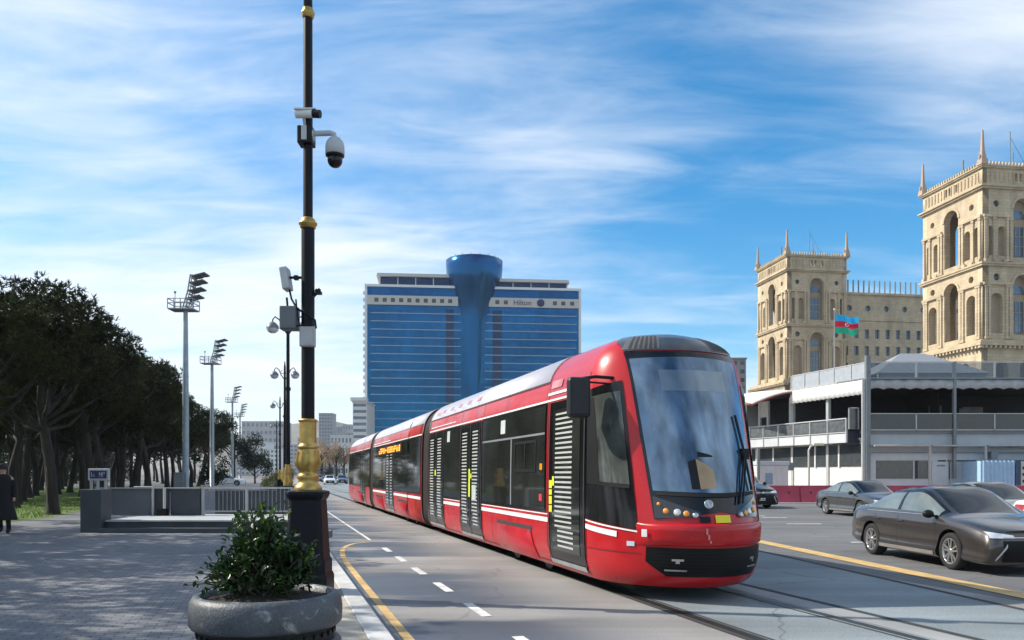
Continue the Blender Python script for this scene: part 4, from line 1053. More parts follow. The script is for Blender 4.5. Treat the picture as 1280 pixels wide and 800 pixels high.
b=MB(); b.tube([(X(195.5,y2),2.38,.31),(X(195.5,y2),2.38,1.14)],.035,10); b.tube([(X(172,y2),2.38,1.12),(X(195.5,y2),2.38,1.12)],.02,8); b.build('steel_post',LGREY,pp)
b=MB(); b.box(X(203.5,y2),X(214.5,y2),2.2,2.4,.312,.50); b.tube([(X(211,y2),2.3,.5),(X(211,y2),2.3,1.09)],.05,10); b.build('light_column',BLKP,pp); b=MB(); b.tube([(X(212.5,y2),2.24,.52),(X(212.5,y2),2.24,1.09)],.04,10); b.build('light_tube',M('frosted_lamp',(.42,.46,.46),.4),pp)
rl=thing('railing',(0,y2,PZ),0,'light grey metal railing with thin vertical bars behind the shrub','railing')
b=MB(); xa,xb=X(253,y2),X(366,y2); b.box(xa,xb,-.03,.03,1.06,1.115); b.box(xa,xb,-.02,.02,.40,.44)
for px in (254,308.5,365): b.box(X(px,y2)-.035,X(px,y2)+.035,-.035,.035,.31,1.10)
b.build('rail_frame',LGREY,rl)
b=MB(); n=22
for k in range(1,n): x=xa+(xb-xa)*k/n; b.box(x-.010,x+.010,-.010,.010,.44,1.06)
b.build('bars',GREYM,rl)
b=MB(); b.box(xa+.1,xb,3.3,3.46,0,1.0); b.build('rear_parapet',GRAN,pp)
for k in range(3): pass
sg_=thing('display_sign',(X(117.5),wy+.25,PZ+1.10),0,'small blue display board in a white frame on the granite pillar','sign')
b=MB(); b.box(-.27,.27,-.04,.04,.22,.53); b.build('sign_frame',LGREY,sg_,bevel=.02)
b=MB(); b.box(-.215,.215,-.049,-.041,.275,.475); sc_=b.build('sign_face',M('sign_navy',(.012,.016,.07),.3,var=.1),sg_)
b=MB()
for (x0,x1,z0,z1) in ((-.18,-.165,.31,.44),(-.14,-.08,.33,.345),(-.14,-.10,.37,.385),(.02,.06,.36,.43),(.075,.12,.34,.43),(.0,.13,.315,.325),(.14,.17,.39,.44)): b.box(x0,x1,-.054,-.050,z0,z1)
b.build('sign_marks',M('sign_marks',(.35,.38,.55),.5),sc_)
b=MB()
for x in (-.20,-.03,.17): b.box(x-.03,x+.03,-.02,.02,0,.225)
b.build('sign_legs',LGREY,sg_)
EB=thing('electric_cabinet',(X(225,30),30,PZ),0,'grey utility cabinet at the foot of the nearest floodlight mast','cabinet'); b=MB(); b.box(-.16,.16,-.2,.2,0,1.55); b.build('cabinet_body',M('cab_grey',(.13,.16,.17),.6),EB,bevel=.02); b=MB(); b.box(-.13,.13,-.21,-.201,.1,1.45); b.build('cabinet_door',M('cab_grey2',(.15,.18,.19),.5),EB)

# ------------------------------------------------------------------ floodlight masts
def make_mast(loc,label):
    t=thing('floodlight_mast',loc,0,label,'floodlight mast','floodlight masts along the pines')
    b=MB(); b.lathe([(.30,0),(.30,.06),(.19,.08),(.185,5),(.12,10.9)],16); b.build('mast_pole',M('mast_galvanised',(.30,.34,.36),.5,metal=.3,var=.12),t)
    FM=M('mast_frame',(.30,.32,.33),.5,metal=.3,var=.1)
    b=MB(); b.box(-.85,.62,-.5,.5,10.75,10.82)
    for z in (11.1,11.35):
        for y in (-.5,.5): b.box(-.85,.62,y-.02,y+.02,z-.02,z+.02)
        for x in (-.85,.62): b.box(x-.02,x+.02,-.5,.5,z-.02,z+.02)
    for x in (-.85,-.48,-.11,.26,.62):
        for y in (-.5,.5): b.box(x-.02,x+.02,y-.02,y+.02,10.8,11.36)
    b.tube([(-.62,0,10.8),(-.62,0,11.75)],.02,6); b.cbox((-.62,0,11.8),(.1,.1,.12)); b.build('service_platform',FM,t)
    b=MB()
    for y in (-.35,.35):
        b.tube([(-.05,y,10.8),(.25,y,11.75),(.42,y,12.75)],.045,6); b.tube([(.10,y,10.8),(.40,y,11.75),(.52,y,12.75)],.03,6)
    for k in range(8): z=10.95+.23*k; x=-.0+.30*min(1,(z-10.8)/.95)+.17*max(0,(z-11.75)); b.box(x-.02,x+.16,-.35,.35,z-.015,z+.015)
    b.build('lamp_tower',FM,t)
    for k,(x,z) in enumerate(((.15,11.45),(.27,11.88),(.36,12.32),(.46,12.72))):
        b=MB(); mt=Matrix.Translation((x+.35,0,z))@Matrix.Rotation(R(-14),4,'Y')
        b.box(-.35,.46,-.42,.42,-.02,.03,mtx=mt)
        for (lx,ly) in ((-.05,-.3),(-.05,.0),(-.05,.3),(.38,-.3),(.38,0),(.38,.3)): b.box(lx-.13,lx+.11,ly-.09,ly+.09,-.05,.035,mtx=mt,taper=.02)
        b.build('floodlight',M('floodlight_dark',(.12,.13,.14),.5,var=.1),t)
    return t
m1=make_mast((XP(232,47),47,PZ),'nearest and tallest looking floodlight mast before the pines'); m1.scale=(1,1,1.03)
dup(m1,(XP(265,70),70,PZ),R(0),'second floodlight mast from the left rising over the pines').scale=(1,1,1.03)
dup(m1,(XP(290.5,104),104,PZ),R(0),'third floodlight mast from the left by the grove end').scale=(.9,.9,1.0)
dup(m1,(XP(300,130),130,PZ),R(0),'farthest and smallest floodlight mast past the grove').scale=(.9,.9,1.0)

# ------------------------------------------------------------------ PINE GROVE
def pine_meshes(seed,H=8.9,Rc=2.9,lean=0.,dens=1.):
    rg=random.Random(seed); bt=MB(); bf=MB()
    zf=H*.47
    L=Vector((rg.uniform(-.5,.5)+lean,rg.uniform(-.5,.5),0))
    tp=[Vector((0,0,-.1)),Vector((0,0,.25)),L*.25+Vector((rg.uniform(-.12,.12),rg.uniform(-.12,.12),H*.2)),L*.6+Vector((rg.uniform(-.2,.2),rg.uniform(-.2,.2),H*.36)),L+Vector((0,0,zf)),L*1.2+Vector((rg.uniform(-.3,.3),rg.uniform(-.3,.3),H*.72)),L*1.3+Vector((0,0,H*.9))]
    bt.tube(tp,[.33,.22,.185,.16,.14,.10,.04],9)
    pads=[]
    nb=rg.randint(11,14)
    for i in range(nb):
        a=2*PI*i/nb*2.4+rg.uniform(-.4,.4); z0=zf*rg.uniform(.72,1.25); rr=Rc*rg.uniform(.45,.95)
        zt=min(H-.5,z0+rr*.35+rg.uniform(.5,1.6)); b0=tp[3].lerp(tp[5],min(1,max(0,(z0-tp[3].z)/(tp[5].z-tp[3].z))))
        tip=Vector((b0.x+math.cos(a)*rr,b0.y+math.sin(a)*rr,zt)); m=b0.lerp(tip,.5)+Vector((0,0,-.25+rg.uniform(-.2,.2)))
        bt.tube([b0,b0.lerp(m,.6)+Vector((rg.uniform(-.1,.1),rg.uniform(-.1,.1),0)),m,tip],[.10,.08,.065,.025],6)
        for k in range(3):
            e=tip.lerp(m,rg.uniform(0,.5)); o=Vector((rg.gauss(0,.5),rg.gauss(0,.5),rg.uniform(.1,.5))); bt.tube([e,e+o],[.03,.01],5)
            pads.append((e+o,rg.uniform(.5,.85)))
        pads.append((tip,rg.uniform(.65,1.0)))
    for i in range(26):
        a=rg.uniform(0,2*PI); r=Rc*math.sqrt(rg.random())*.85; z=H-.35-1.5*(r/Rc)**2+rg.uniform(-.5,.25); pads.append((Vector((L.x*1.2+r*math.cos(a),L.y*1.2+r*math.sin(a),z)),rg.uniform(.55,.95)))
    for (c,s) in pads:
        for k in range(int(56*s*dens)):
            d=Vector((rg.gauss(0,1),rg.gauss(0,1),rg.gauss(.15,.8))).normalized(); rad=rg.random()**.45
            p=c+Vector((d.x*s*.95,d.y*s*.95,d.z*s*.55))*rad
            mi=0
            for q in range(7):
                dd=(d*.7+Vector((rg.gauss(0,.6),rg.gauss(0,.6),rg.gauss(.3,.6)))).normalized(); w=dd.cross(Vector((rg.gauss(0,1),rg.gauss(0,1),rg.gauss(0,1)))).normalized()*rg.uniform(.014,.030); ln=rg.uniform(.13,.25)
                bf.add([p-w,p+w,p+dd*ln+w*.3,p+dd*ln-w*.3],[(0,1,2,3)],0)
    return bt.mesh('trunk',[BARK]), bf.mesh('crown',[PINE])
VAR=[pine_meshes(s,8.9,2.9,l) for s,l in ((1,.4),(2,-.5),(3,.8),(4,-.2),(5,1.2))]
def pine(loc,var,rot,sc,label,group):
    t=thing('pine_tree',loc,rot,label,'pine tree',group); t.scale=(sc,sc,sc) if not isinstance(sc,tuple) else sc
    for nm,me in zip(('trunk','crown'),VAR[var]):
        o=bpy.data.objects.new(nm,me); COL.objects.link(o); o.parent=t
    return t
rg=random.Random(99)
rowA=[26,29.3,33.5,38,43,48.5,54,60,67,75,84,94,106,118]
labA={0:'big umbrella pine standing closest of the grove, over the person in black',1:'large pine with flared dark trunk right beside the paved path',2:'stout pine behind the blue display board on the pillar'}
for i,Y in enumerate(rowA):
    t=-8.7+rg.uniform(-.5,.5); X_=(t-SA*Y)/CA*1.0
    X_=(t-SA*Y/CA*CA)/CA
    s=(.86 if i==0 else .93 if i==1 else 1.0)+rg.uniform(-.05,.05)
    if i==1: X_=XP(66,Y)
    if i in labA: pine((X_,Y,PZ),i%5,rg.uniform(0,6.28),s,labA[i],'pines of the front row facing the street')
    else: pine((X_,Y,PZ),(i*3+1)%5,rg.uniform(0,6.28),s,['','','','fourth','fifth','sixth','seventh','eighth','ninth','tenth','eleventh','twelfth','thirteenth','last'][i]+' umbrella pine of the front row counted away from the paved path','pines of the front row facing the street')
for t0,ys in ((-12.0,[34,38,42,46.5,51,56,62,68,76,86,98,112,128]),(-15.5,[40,44,48.5,53,58,64,71,80,90,104,120,140]),(-19,[48,52,58,64,70,77,85,94,106,120,140]),(-23,[56,62,68,75,83,92,104,118,135,155]),(-27,[66,74,83,93,105,120,140,165])):
    for Y in ys:
        t=t0+rg.uniform(-1,1); X_=(t-SA*Y)/CA; pine((X_,Y+rg.uniform(-1,1),PZ),rg.randrange(5),rg.uniform(0,6.28),1.0+rg.uniform(-.1,.1),'slender dark pine standing deep in the grove behind the front row','pines deep inside the grove')
# pines left of the view whose shade falls on the plaza
for (x,y,s) in ((-11.9,9.4,1.0),(-13.6,14.5,1.0),(-15.9,19.0,1.0),(-11.6,5.0,.95),(-16,7.5,1.05),(-18,11.5,1.0),(-20,16.5,1.0),(-21,22,1.0),(-15.5,2.5,1.0),(-21,5,1.),(-24,10,1.),(-24.5,16,1.)):
    pine((x-.6,y,PZ),rg.randrange(5),rg.uniform(0,6.28),s,'pine just left of the picture that shades the paved plaza','pines left of the picture shading the plaza')
# broadleaf / far trees
def bush_tree(name,loc,H,Rw,mat,n,label,cat,group=None,leaf_s=.2,seed=1,trunk=True,z0=.25,nsub=9):
    rg=random.Random(seed); t=thing(name,loc,0,label,cat,group); bt=MB(); bf=MB()
    if trunk:
        bt.tube([(0,0,-.1),(rg.uniform(-.1,.1),0,H*z0),(rg.uniform(-.2,.2),0,H*.7)],[H*.035,H*.025,H*.008],7)
        for k in range(9):
            a=rg.uniform(0,6.28); h=H*rg.uniform(z0*.8,.6); bt.tube([(0,0,h),(math.cos(a)*Rw*.4,math.sin(a)*Rw*.4,h+H*.15),(math.cos(a)*Rw*.8,math.sin(a)*Rw*.8,h+H*.28)],[H*.014,H*.008,H*.003],5)
        bt.build('trunk',BARK,t)
    lob=[(Vector((rg.gauss(0,.45)*Rw,rg.gauss(0,.45)*Rw,H*rg.uniform(z0+.1,.85))),rg.uniform(.3,.5)*Rw) for _ in range(nsub)]
    for i in range(n):
        c,s=rg.choice(lob); d=Vector((rg.gauss(0,1),rg.gauss(0,1),rg.gauss(0,1))).normalized(); p=c+d*s*rg.random()**.4
        u=Vector((rg.gauss(0,1),rg.gauss(0,1),rg.gauss(0,1))).normalized()*leaf_s*rg.uniform(.6,1.2); v=u.cross(d).normalized()*leaf_s*.6
        bf.add([p-u*.5,p+v*.5,p+u*.5,p-v*.5],[(0,1,2,3)])
    bf.build('crown',mat,t,recalc=False); return t
DK=mat_leaf('dark_broadleaf',(.022,.035,.018),.7,sss=.1); TAN=mat_leaf('bare_twigs_tan',(.40,.30,.20),.85,var=.4,sss=.15); OLV=mat_leaf('olive_leaf',(.10,.11,.04),.7)
bush_tree('round_tree',(XP(319,120),120,PZ),5.2,2.6,DK,3200,'dark round tree past the grove left of the lamp row','tree',leaf_s=.28,seed=4,z0=.12)
bush_tree('round_tree',(XP(292,112),112,PZ),8.2,3.6,DK,3800,'dark tall tree closing the end of the pine grove','tree',leaf_s=.32,seed=6,z0=.2)
bush_tree('round_tree',(XP(263,85),85,PZ),4.2,2.0,DK,2200,'low dark bushy tree between two floodlight mast poles','tree',leaf_s=.25,seed=8,z0=.05)
bush_tree('clipped_shrub',(XP(352,62),62,PZ),2.0,1.3,OLV,1500,'olive green shrub at the foot of the lamp row','shrub',leaf_s=.14,seed=9,trunk=False,z0=.0)
bush_tree('clipped_shrub',(XP(341,70),70,PZ),1.7,1.3,OLV,1300,'lower olive shrub left of the one at the lamp feet','shrub',leaf_s=.14,seed=10,trunk=False,z0=.0)
for i,(px,Y,H) in enumerate(((402,190,9.5),(412,215,12),(421,190,10.5),(430,235,12),(394,240,11),(437,260,12))):
    bush_tree('winter_tree',(XP(px,Y),Y,0),H,3.2,TAN,2600,['short tan winter tree just right of the golden post sleeve','tan winter tree second from the golden post','full tan winter tree third from the golden post','tan winter tree near the tram tail roof','tan winter tree hidden partly behind the golden post','tan winter tree behind the tram tail'][i],'tree','bare winter trees at the street end',leaf_s=.30,seed=30+i,z0=.3,nsub=12)
bush_tree('evergreen_clump',(XP(411,150),150,0),3.4,2.3,M('blue_dark_leaf',(.02,.03,.035),.8),1600,'low dark evergreen clump over the distant cars','tree',leaf_s=.25,seed=50,z0=.15)
# dense far wood behind the grove
b=MB(); rg=random.Random(17)
for i in range(34000):
    q=rg.uniform(30,210); t=-31-rg.random()*5-(1.5*noise.noise((q*.1,0,0))); h=rg.random()**.8*(6.2+1.8*noise.noise((q*.22,3,0))); p=ST(q,t,h+.1)
    u=Vector((rg.gauss(0,1),rg.gauss(0,1),rg.gauss(0,1))).normalized()*.45; v=u.cross(Vector((rg.gauss(0,1),rg.gauss(0,1),rg.gauss(0,1)))).normalized()*.28
    b.add([p-u*.5,p+v*.5,p+u*.5,p-v*.5],[(0,1,2,3)])
o=b.build('dense_woodland',DK,recalc=False); tag(o,'dark woodland mass seen between the pine trunks','woodland',kind='stuff')

# ------------------------------------------------------------------ PERSON at the left edge
def skin(name,pts,edges,rad,mat,parent,lvl=2):
    me=bpy.data.meshes.new(name); me.from_pydata(pts,edges,[]); o=bpy.data.objects.new(name,me); COL.objects.link(o)
    o.modifiers.new('skin','SKIN'); 
    for i,r in enumerate(rad): me.skin_vertices[0].data[i].radius=(r,r) if not isinstance(r,tuple) else r
    me.skin_vertices[0].data[0].use_root=True
    sd=o.modifiers.new('sub','SUBSURF'); sd.levels=lvl; sd.render_levels=lvl
    dg=bpy.context.evaluated_depsgraph_get(); m2=bpy.data.meshes.new_from_object(o.evaluated_get(dg)); bpy.data.objects.remove(o)
    m2.name=name; m2.materials.clear(); m2.materials.append(mat); m2.polygons.foreach_set('use_smooth',[True]*len(m2.polygons))
    o=bpy.data.objects.new(name,m2); COL.objects.link(o); o.parent=parent; return o
SKN=M('skin_tone',(.45,.27,.18),.55,var=.06); DRK=M('black_cloth',(.012,.012,.014),.9,var=.2)
pg=GP(4,667,PZ); per=thing('person',pg,R(20),'person in a long black coat walking beside the pine lawn','person')
P=[(0,0,.93),(0,0,1.10),(0,0,1.30),(0,0,1.42),(0,0,1.50),(0,.01,1.58),(0,-.01,1.66),
   (.10,0,.88),(.11,-.05,.50),(.11,.06,.09),(.11,-.10,.04),(-.10,0,.88),(-.11,.09,.50),(-.11,.28,.13),(-.11,.16,.05),
   (.18,0,1.38),(.23,.06,1.12),(.24,-.02,.88),(.24,-.05,.80),(-.18,0,1.38),(-.23,-.05,1.12),(-.23,-.14,.90),(-.23,-.18,.82)]
E=[(0,1),(1,2),(2,3),(3,4),(4,5),(5,6),(0,7),(7,8),(8,9),(9,10),(0,11),(11,12),(12,13),(13,14),(3,15),(15,16),(16,17),(17,18),(3,19),(19,20),(20,21),(21,22)]
Rr=[(.15,.11),(.13,.10),(.16,.11),(.12,.09),.05,.085,.095,.09,.06,.045,.04,.09,.06,.045,.04,.06,.045,.032,.035,.06,.045,.032,.035]
skin('body',P,E,Rr,SKN,per)
b=MB(); rows=[]
for (z,rx,ry,yo) in ((.34,.30,.27,.05),(.6,.25,.22,.03),(.95,.19,.155,0),(1.1,.17,.135,0),(1.3,.215,.15,0),(1.42,.19,.13,0),(1.49,.075,.075,0)):
    rows.append([(rx*math.cos(2*PI*k/24)*(1+.04*math.sin(7*2*PI*k/24)*(1.1-z if z<1 else 0)),ry*math.sin(2*PI*k/24)+yo,z) for k in range(24)])
b.grid(rows,closed=True); b.build('coat',DRK,per)
skin('coat_sleeve',[P[15],P[16],P[17]],[(0,1),(1,2)],[.085,.065,.055],DRK,per); skin('coat_sleeve',[P[19],P[20],P[21]],[(0,1),(1,2)],[.085,.065,.055],DRK,per)
b=MB(); b.sphere((0,.025,1.655),.118,14,sq=(.92,1.0,1.0)); b.box(-.09,.09,.03,.12,1.46,1.64,taper=.01); b.build('hair',M('dark_hair',(.015,.011,.009),.6),per)
skin('boot',[P[8],P[9],P[10]],[(0,1),(1,2)],[.065,.055,.05],DRK,per); skin('boot',[P[12],P[13],P[14]],[(0,1),(1,2)],[.065,.055,.05],DRK,per)

# ------------------------------------------------------------------ RED BARRIER
RB=M('barrier_red',(.42,.045,.085),.55,var=.18,scale=1.5,dirt=.25)
YB=44.0
bx=12.9; k=0
blab=[]
while k<8:
    L=2.9
    t=thing('barrier_panel',(bx,YB,0),0,(['red barrier panel nearest the tram, behind the black wagon','second red barrier panel from the tram, before the site cabin','third red barrier panel from the tram, behind the grey sedan','fourth red barrier panel from the tram, at the pavilion corner column','fifth red barrier panel from the tram, under the dark ground floor window','sixth red barrier panel from the tram, before the pavilion doors','seventh red barrier panel from the tram, before the blue container','eighth red barrier panel from the tram, at the container door'][k]),'barrier','red barrier panels along the building')
    b=MB(); b.prism([(-.26,0),(.26,0),(.26,.14),(.12,.34),(.10,.95),(-.10,.95),(-.12,.34),(-.26,.14)],.02,L-.02,'x'); 
    b.build('panel_shell',RB,t,bevel=.015)
    b=MB()
    for x in (.55,L-.65): b.box(x,x+.14,-.275,-.255,.0,.06); b.box(x,x+.09,-.122,-.115,.5,.62)
    b.build('fork_slots',GROOVE,t)
    bx+=L; k+=1
sheet('terrace_kerb',[(12,43.2),(60,43.2),(60,90),(12,90)],M('pale_kerb',(.36,.34,.30),.85,var=.2,scale=2),.03,zbot=-.05)

# ------------------------------------------------------------------ TERRACE PAVILION
YR=48.0
PANEL=M('cladding_grey',(.50,.52,.53),.5,var=.07,scale=1.2,dirt=.12); PANELW=M('cladding_white',(.60,.585,.55),.55,var=.07,dirt=.12)
STL=M('frame_steel',(.20,.215,.22),.45,metal=.3,var=.1); RAILG=M('terrace_rail',(.46,.46,.45),.4,metal=.3,var=.08); CANV=M('white_canvas',(.74,.73,.70),.8,var=.08)
def mat_clear(name,col,a,rough=.08):
    m=M(name,col,rough,var=.1,coat=.4); nt=m.node_tree; b_=nt.nodes['Principled BSDF']; o=nt.nodes['Material Output']; tr=nd(nt,'ShaderNodeBsdfTransparent'); tr.inputs['Color'].default_value=(.85,.88,.9,1); ms=nd(nt,'ShaderNodeMixShader'); ms.inputs[0].default_value=1-a
    nt.links.new(b_.outputs[0],ms.inputs[1]); nt.links.new(tr.outputs[0],ms.inputs[2]); nt.links.new(ms.outputs[0],o.inputs['Surface']); return m
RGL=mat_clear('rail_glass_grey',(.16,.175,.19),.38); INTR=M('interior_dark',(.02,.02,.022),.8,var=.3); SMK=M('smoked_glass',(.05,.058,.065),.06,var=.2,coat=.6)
res=thing('terrace_pavilion',(XP(1085,YR),YR,0),0,'two storey grey steel pavilion with glazed terraces behind the red barriers','building')
def rx(px): return XP(px,YR)-XP(1085,YR)
def rz_(py): return ZP(py,YR)
zS_=ZP(474,YR)
FX=rx(1420)
LD=Vector((-.30,1,0)); SL=7.0      # left flank
def lf(s): return LD*s
# lower storey walls (front)
b=MB(); b.box(.12,FX,.25,.45,rz_(575),rz_(557)); b.box(.12,FX,.25,.45,0,rz_(599)); 
for (pa,pb) in ((1085,1097),(1163,1175),(1185,1187),(1223,1228)): b.box(max(.12,rx(pa)),rx(pb),.25,.45,rz_(599),rz_(575))
b.box(0.12,FX,.30,.50,rz_(557),rz_(538)); b.build('wall',PANEL,res)
b=MB(); b.box(.12,FX,.62,.8,0,rz_(557)); b.box(-4.,FX,15,15.2,0,zS_); b.build('rear_wall',PANEL,res)
b=MB(); b.box(rx(1097),rx(1163),.30,.34,rz_(599),rz_(575)); b.build('window',SMK,res)
b=MB(); b.box(rx(1144),rx(1146),.26,.30,rz_(599),rz_(575)); b.box(rx(1097),rx(1163),.24,.29,rz_(600),rz_(598.5)); b.box(rx(1097),rx(1163),.24,.29,rz_(575.5),rz_(574)); b.build('window_frame',RAILG,res)
b=MB(); b.box(rx(1167),rx(1188),.18,.24,.3,rz_(577)); d=b.build('door',PANEL,res,bevel=.02); b=MB(); b.box(rx(1173),rx(1183),.16,.178,rz_(583),rz_(581)); b.build('door_notice',STL,d)
b=MB(); b.box(rx(1190),rx(1223),.19,.24,.3,rz_(577)); b.build('sliding_door',M('cladding_mid',(.40,.42,.43),.5,var=.08),res,bevel=.02)
# upper storey : floor, ceiling, back wall, dark interior
zF=rz_(538); zC=rz_(487); zS=rz_(474); zT=rz_(452)
b=MB(); b.prism([(0,0.1),(FX,.1),(FX,15),(-4.4,15),(lf(SL)+Vector((0,0,0))).to_tuple()[:2]],zF-.16,zF); b.build('upper_floor',STL,res)
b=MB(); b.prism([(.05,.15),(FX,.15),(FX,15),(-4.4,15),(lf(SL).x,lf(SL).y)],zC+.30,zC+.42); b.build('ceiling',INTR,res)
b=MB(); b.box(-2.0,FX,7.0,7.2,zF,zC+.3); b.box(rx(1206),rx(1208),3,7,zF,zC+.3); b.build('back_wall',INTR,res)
b=MB()
for (pa,pb,za,zb,dy) in ((1205,1222,516,500,4),(1240,1258,536,505,3.5),(1262,1290,520,500,5),(1130,1150,536,520,3)): b.box(rx(pa),rx(pb),dy,dy+.1,rz_(za),rz_(zb))
b.build('interior_panels',M('interior_mid',(.16,.15,.14),.7,var=.3,scale=2),res)
for i,(pa) in enumerate((1100,1116,1132,1150,1166,1182,1200,1222,1244,1266)):
    pass
# roof slab + top rails
b=MB(); b.prism([(-.12,-.12),(FX,-.12),(FX,15),(-4.5,15),(lf(SL).x-.1,lf(SL).y)],zS-.0,zS+.10); b.build('roof',STL,res)
b=MB(); b.box(.08,FX,-.05,.02,zT-.06,zT); 
for px in (1085,1145,1194,1243,1292,1340): b.box(rx(px)-.045,rx(px)+.045,-.06,.04,zS+.1,zT-.001)
b.build('roof_rail',RAILG,res)
b=MB(); b.box(.08,FX,-.03,-.01,zS+.13,zT-.08); b.build('roof_rail_glass',RGL,res)
# front: valance, mid rail, glass
b=MB(); n=40
rows=[[],[]]
for i in range(n*4+1):
    x=.1+(FX-.1)*i/(n*4); s=.10*abs(math.sin(PI*i/8)); rows[0].append((x,-.02+.04*math.sin(i*.7),zS-.02)); rows[1].append((x,-.06+.05*math.sin(i*.7),zC+.12+s-.12))
b.grid(rows); b.build('valance',M('canvas_grey',(.42,.42,.41),.8,var=.1),res,solid=.02)
zR=rz_(516.5)
b=MB(); b.box(.1,FX,-.04,.03,zR-.05,zR); b.box(.1,FX,-.04,.03,zF,zF+.06)
for px in (1145,1243,1292,1340): b.box(rx(px)-.035,rx(px)+.035,-.04,.03,zF,zR)
b.build('terrace_rail',RAILG,res)
b=MB(); b.box(.1,FX,-.015,.0,zF+.07,zR-.06); b.build('terrace_glass',M('terrace_smoked_glass',(.018,.022,.026),.08,var=.3,scale=.5,coat=.4),res)
# columns
b=MB()
for px in (1194,1300): b.box(rx(px)-.14,rx(px)+.02,-.10,.10,rz_(598 if px==1194 else 607),zT)
b.box(-.16,.10,-.14,.12,0,zT+.35); b.build('column',STL,res)
b=MB(); b.box(-.34,-.18,-.02,.14,0,zS); b.build('column',RAILG,res)
b=MB(); b.box(.1,FX,-.22,.24,rz_(558.5),rz_(556.5)); b.box(.1,FX,.1,.24,rz_(566),rz_(565)); b.build('string_course',STL,res)
# pipe frames in front of the ground floor
for pa,pb in ((1088,1157),(1160,1226),(1229,1300)):
    b=MB(); za=rz_(557.5)
    b.tube([(rx(pb),-.5,0),(rx(pb),-.5,za)],.085,8); b.tube([(rx(pa),-.5,za),(rx(pb),-.5,za)],.06,8); b.build('pipe_frame',M('pipe_beige',(.42,.41,.37),.5,metal=.2),res)
b=MB(); b.cbox((rx(1240),-.1,rz_(569)),(.40,.35,.42)); b.build('wall_unit',STL,res,bevel=.02)
# left flank
def fl(s0,s1,z0,z1,th=.08,off=0.):
    n=Vector((-1,-.30,0)).normalized()*off
    a,c=lf(s0)+n,lf(s1)+n; dn=Vector((1,.3,0)).normalized()*th
    return [(a.x,a.y,z0),(c.x,c.y,z0),(c.x+dn.x,c.y+dn.y,z0),(a.x+dn.x,a.y+dn.y,z0),(a.x,a.y,z1),(c.x,c.y,z1),(c.x+dn.x,c.y+dn.y,z1),(a.x+dn.x,a.y+dn.y,z1)]
BF=[(0,3,2,1),(4,5,6,7),(0,1,5,4),(1,2,6,5),(2,3,7,6),(3,0,4,7)]
b=MB(); b.add(fl(.1,SL,zS+.12,zT-.07,.03,.06),BF); b.build('roof_rail_glass',M('rail_glass_pale',(.34,.37,.40),.2,var=.1,coat=.4),res)
b=MB(); b.add(fl(.1,SL,zT-.06,zT,.06,.08),BF); b.add(fl(.1,SL,zS+.0,zS+.12,.10,.13),BF)
for s in (1.3,2.8,4.2,5.6,6.95): b.add(fl(s,s+.07,zS,zT,.06,.10),BF)
b.build('roof_rail',RAILG,res)
b=MB(); rows=[[],[]]
for i in range(81):
    s=.1+(SL-.1)*i/80; p=lf(s)+Vector((-.12,-.03,0)); rows[0].append((p.x,p.y,zS-.01)); rows[1].append((p.x-.10,p.y,zS-.92+.06*abs(math.sin(i*PI/5))))
b.grid(rows); b.build('side_awning',CANV,res,solid=.02)
b=MB()
for s in (3.4,6.9): b.add(fl(s,s+.22,0,zS,.2,.02),BF)
b.build('column',RAILG,res)
b=MB(); b.add(fl(0.2,13.5,0,zF-.5,.12,-.06),BF); b.add(fl(SL,13.5,zF-.5,zF+.1,.12,-.06),BF); b.build('side_wall',PANELW,res)
b=MB(); b.add(fl(.4,13.2,2.05,3.75-.35,.1,.0),BF); sw=b.build('side_windows',SMK,res)
b=MB()
for s in (.4,2.4,4.6,6.9,9.0,11.0): b.add(fl(s,s+.12,2.0,3.45,.1,.03),BF)
b.add(fl(.4,13.2,3.62,3.70,.1,.02),BF); b.build('side_window_frame',PANELW,res)
b=MB(); b.add(fl(0.2,13.5,zF-.5,zF-.42,.3,.1),BF); b.build('side_beam',STL,res)
# far bay : posts, dark openings, arched roof
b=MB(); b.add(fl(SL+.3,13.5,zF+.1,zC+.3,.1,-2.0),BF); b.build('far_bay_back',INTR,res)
b=MB()
for s in (SL+.1,9.6,10.6,12.4): b.add(fl(s,s+.2,zF,zC+.2,.15,.03),BF)
b.add(fl(9.6,10.6,zF+1.5,zC+.2,.05,.0),BF); b.build('far_bay_posts',PANELW,res)
b=MB(); rows=[]
for j in range(9):
    u=j/8; rows.append([])
    for i in range(13):
        s=SL-.2+6.8*i/12; p=lf(s)+Vector((-3.0+3.4*u,0,0)); z=zS-.55+.95*math.sin(u*PI*.5)+.55*math.sin(PI*i/12)*(1-u*.6)-.35
        rows[-1].append((p.x,p.y,z))
b.grid(rows); ar=b.build('arched_canopy',CANV,res,solid=.10)
b=MB()
for j in (0,): b.tube([Vector(p)+Vector((0,0,-.04)) for p in rows[j]],.09,8)
for i in (0,6,12): b.tube([Vector(rows[j][i])+Vector((0,0,-.12)) for j in range(9)],.06,6)
b.build('canopy_edge',M('canopy_rust',(.26,.07,.04),.6,var=.15),ar)
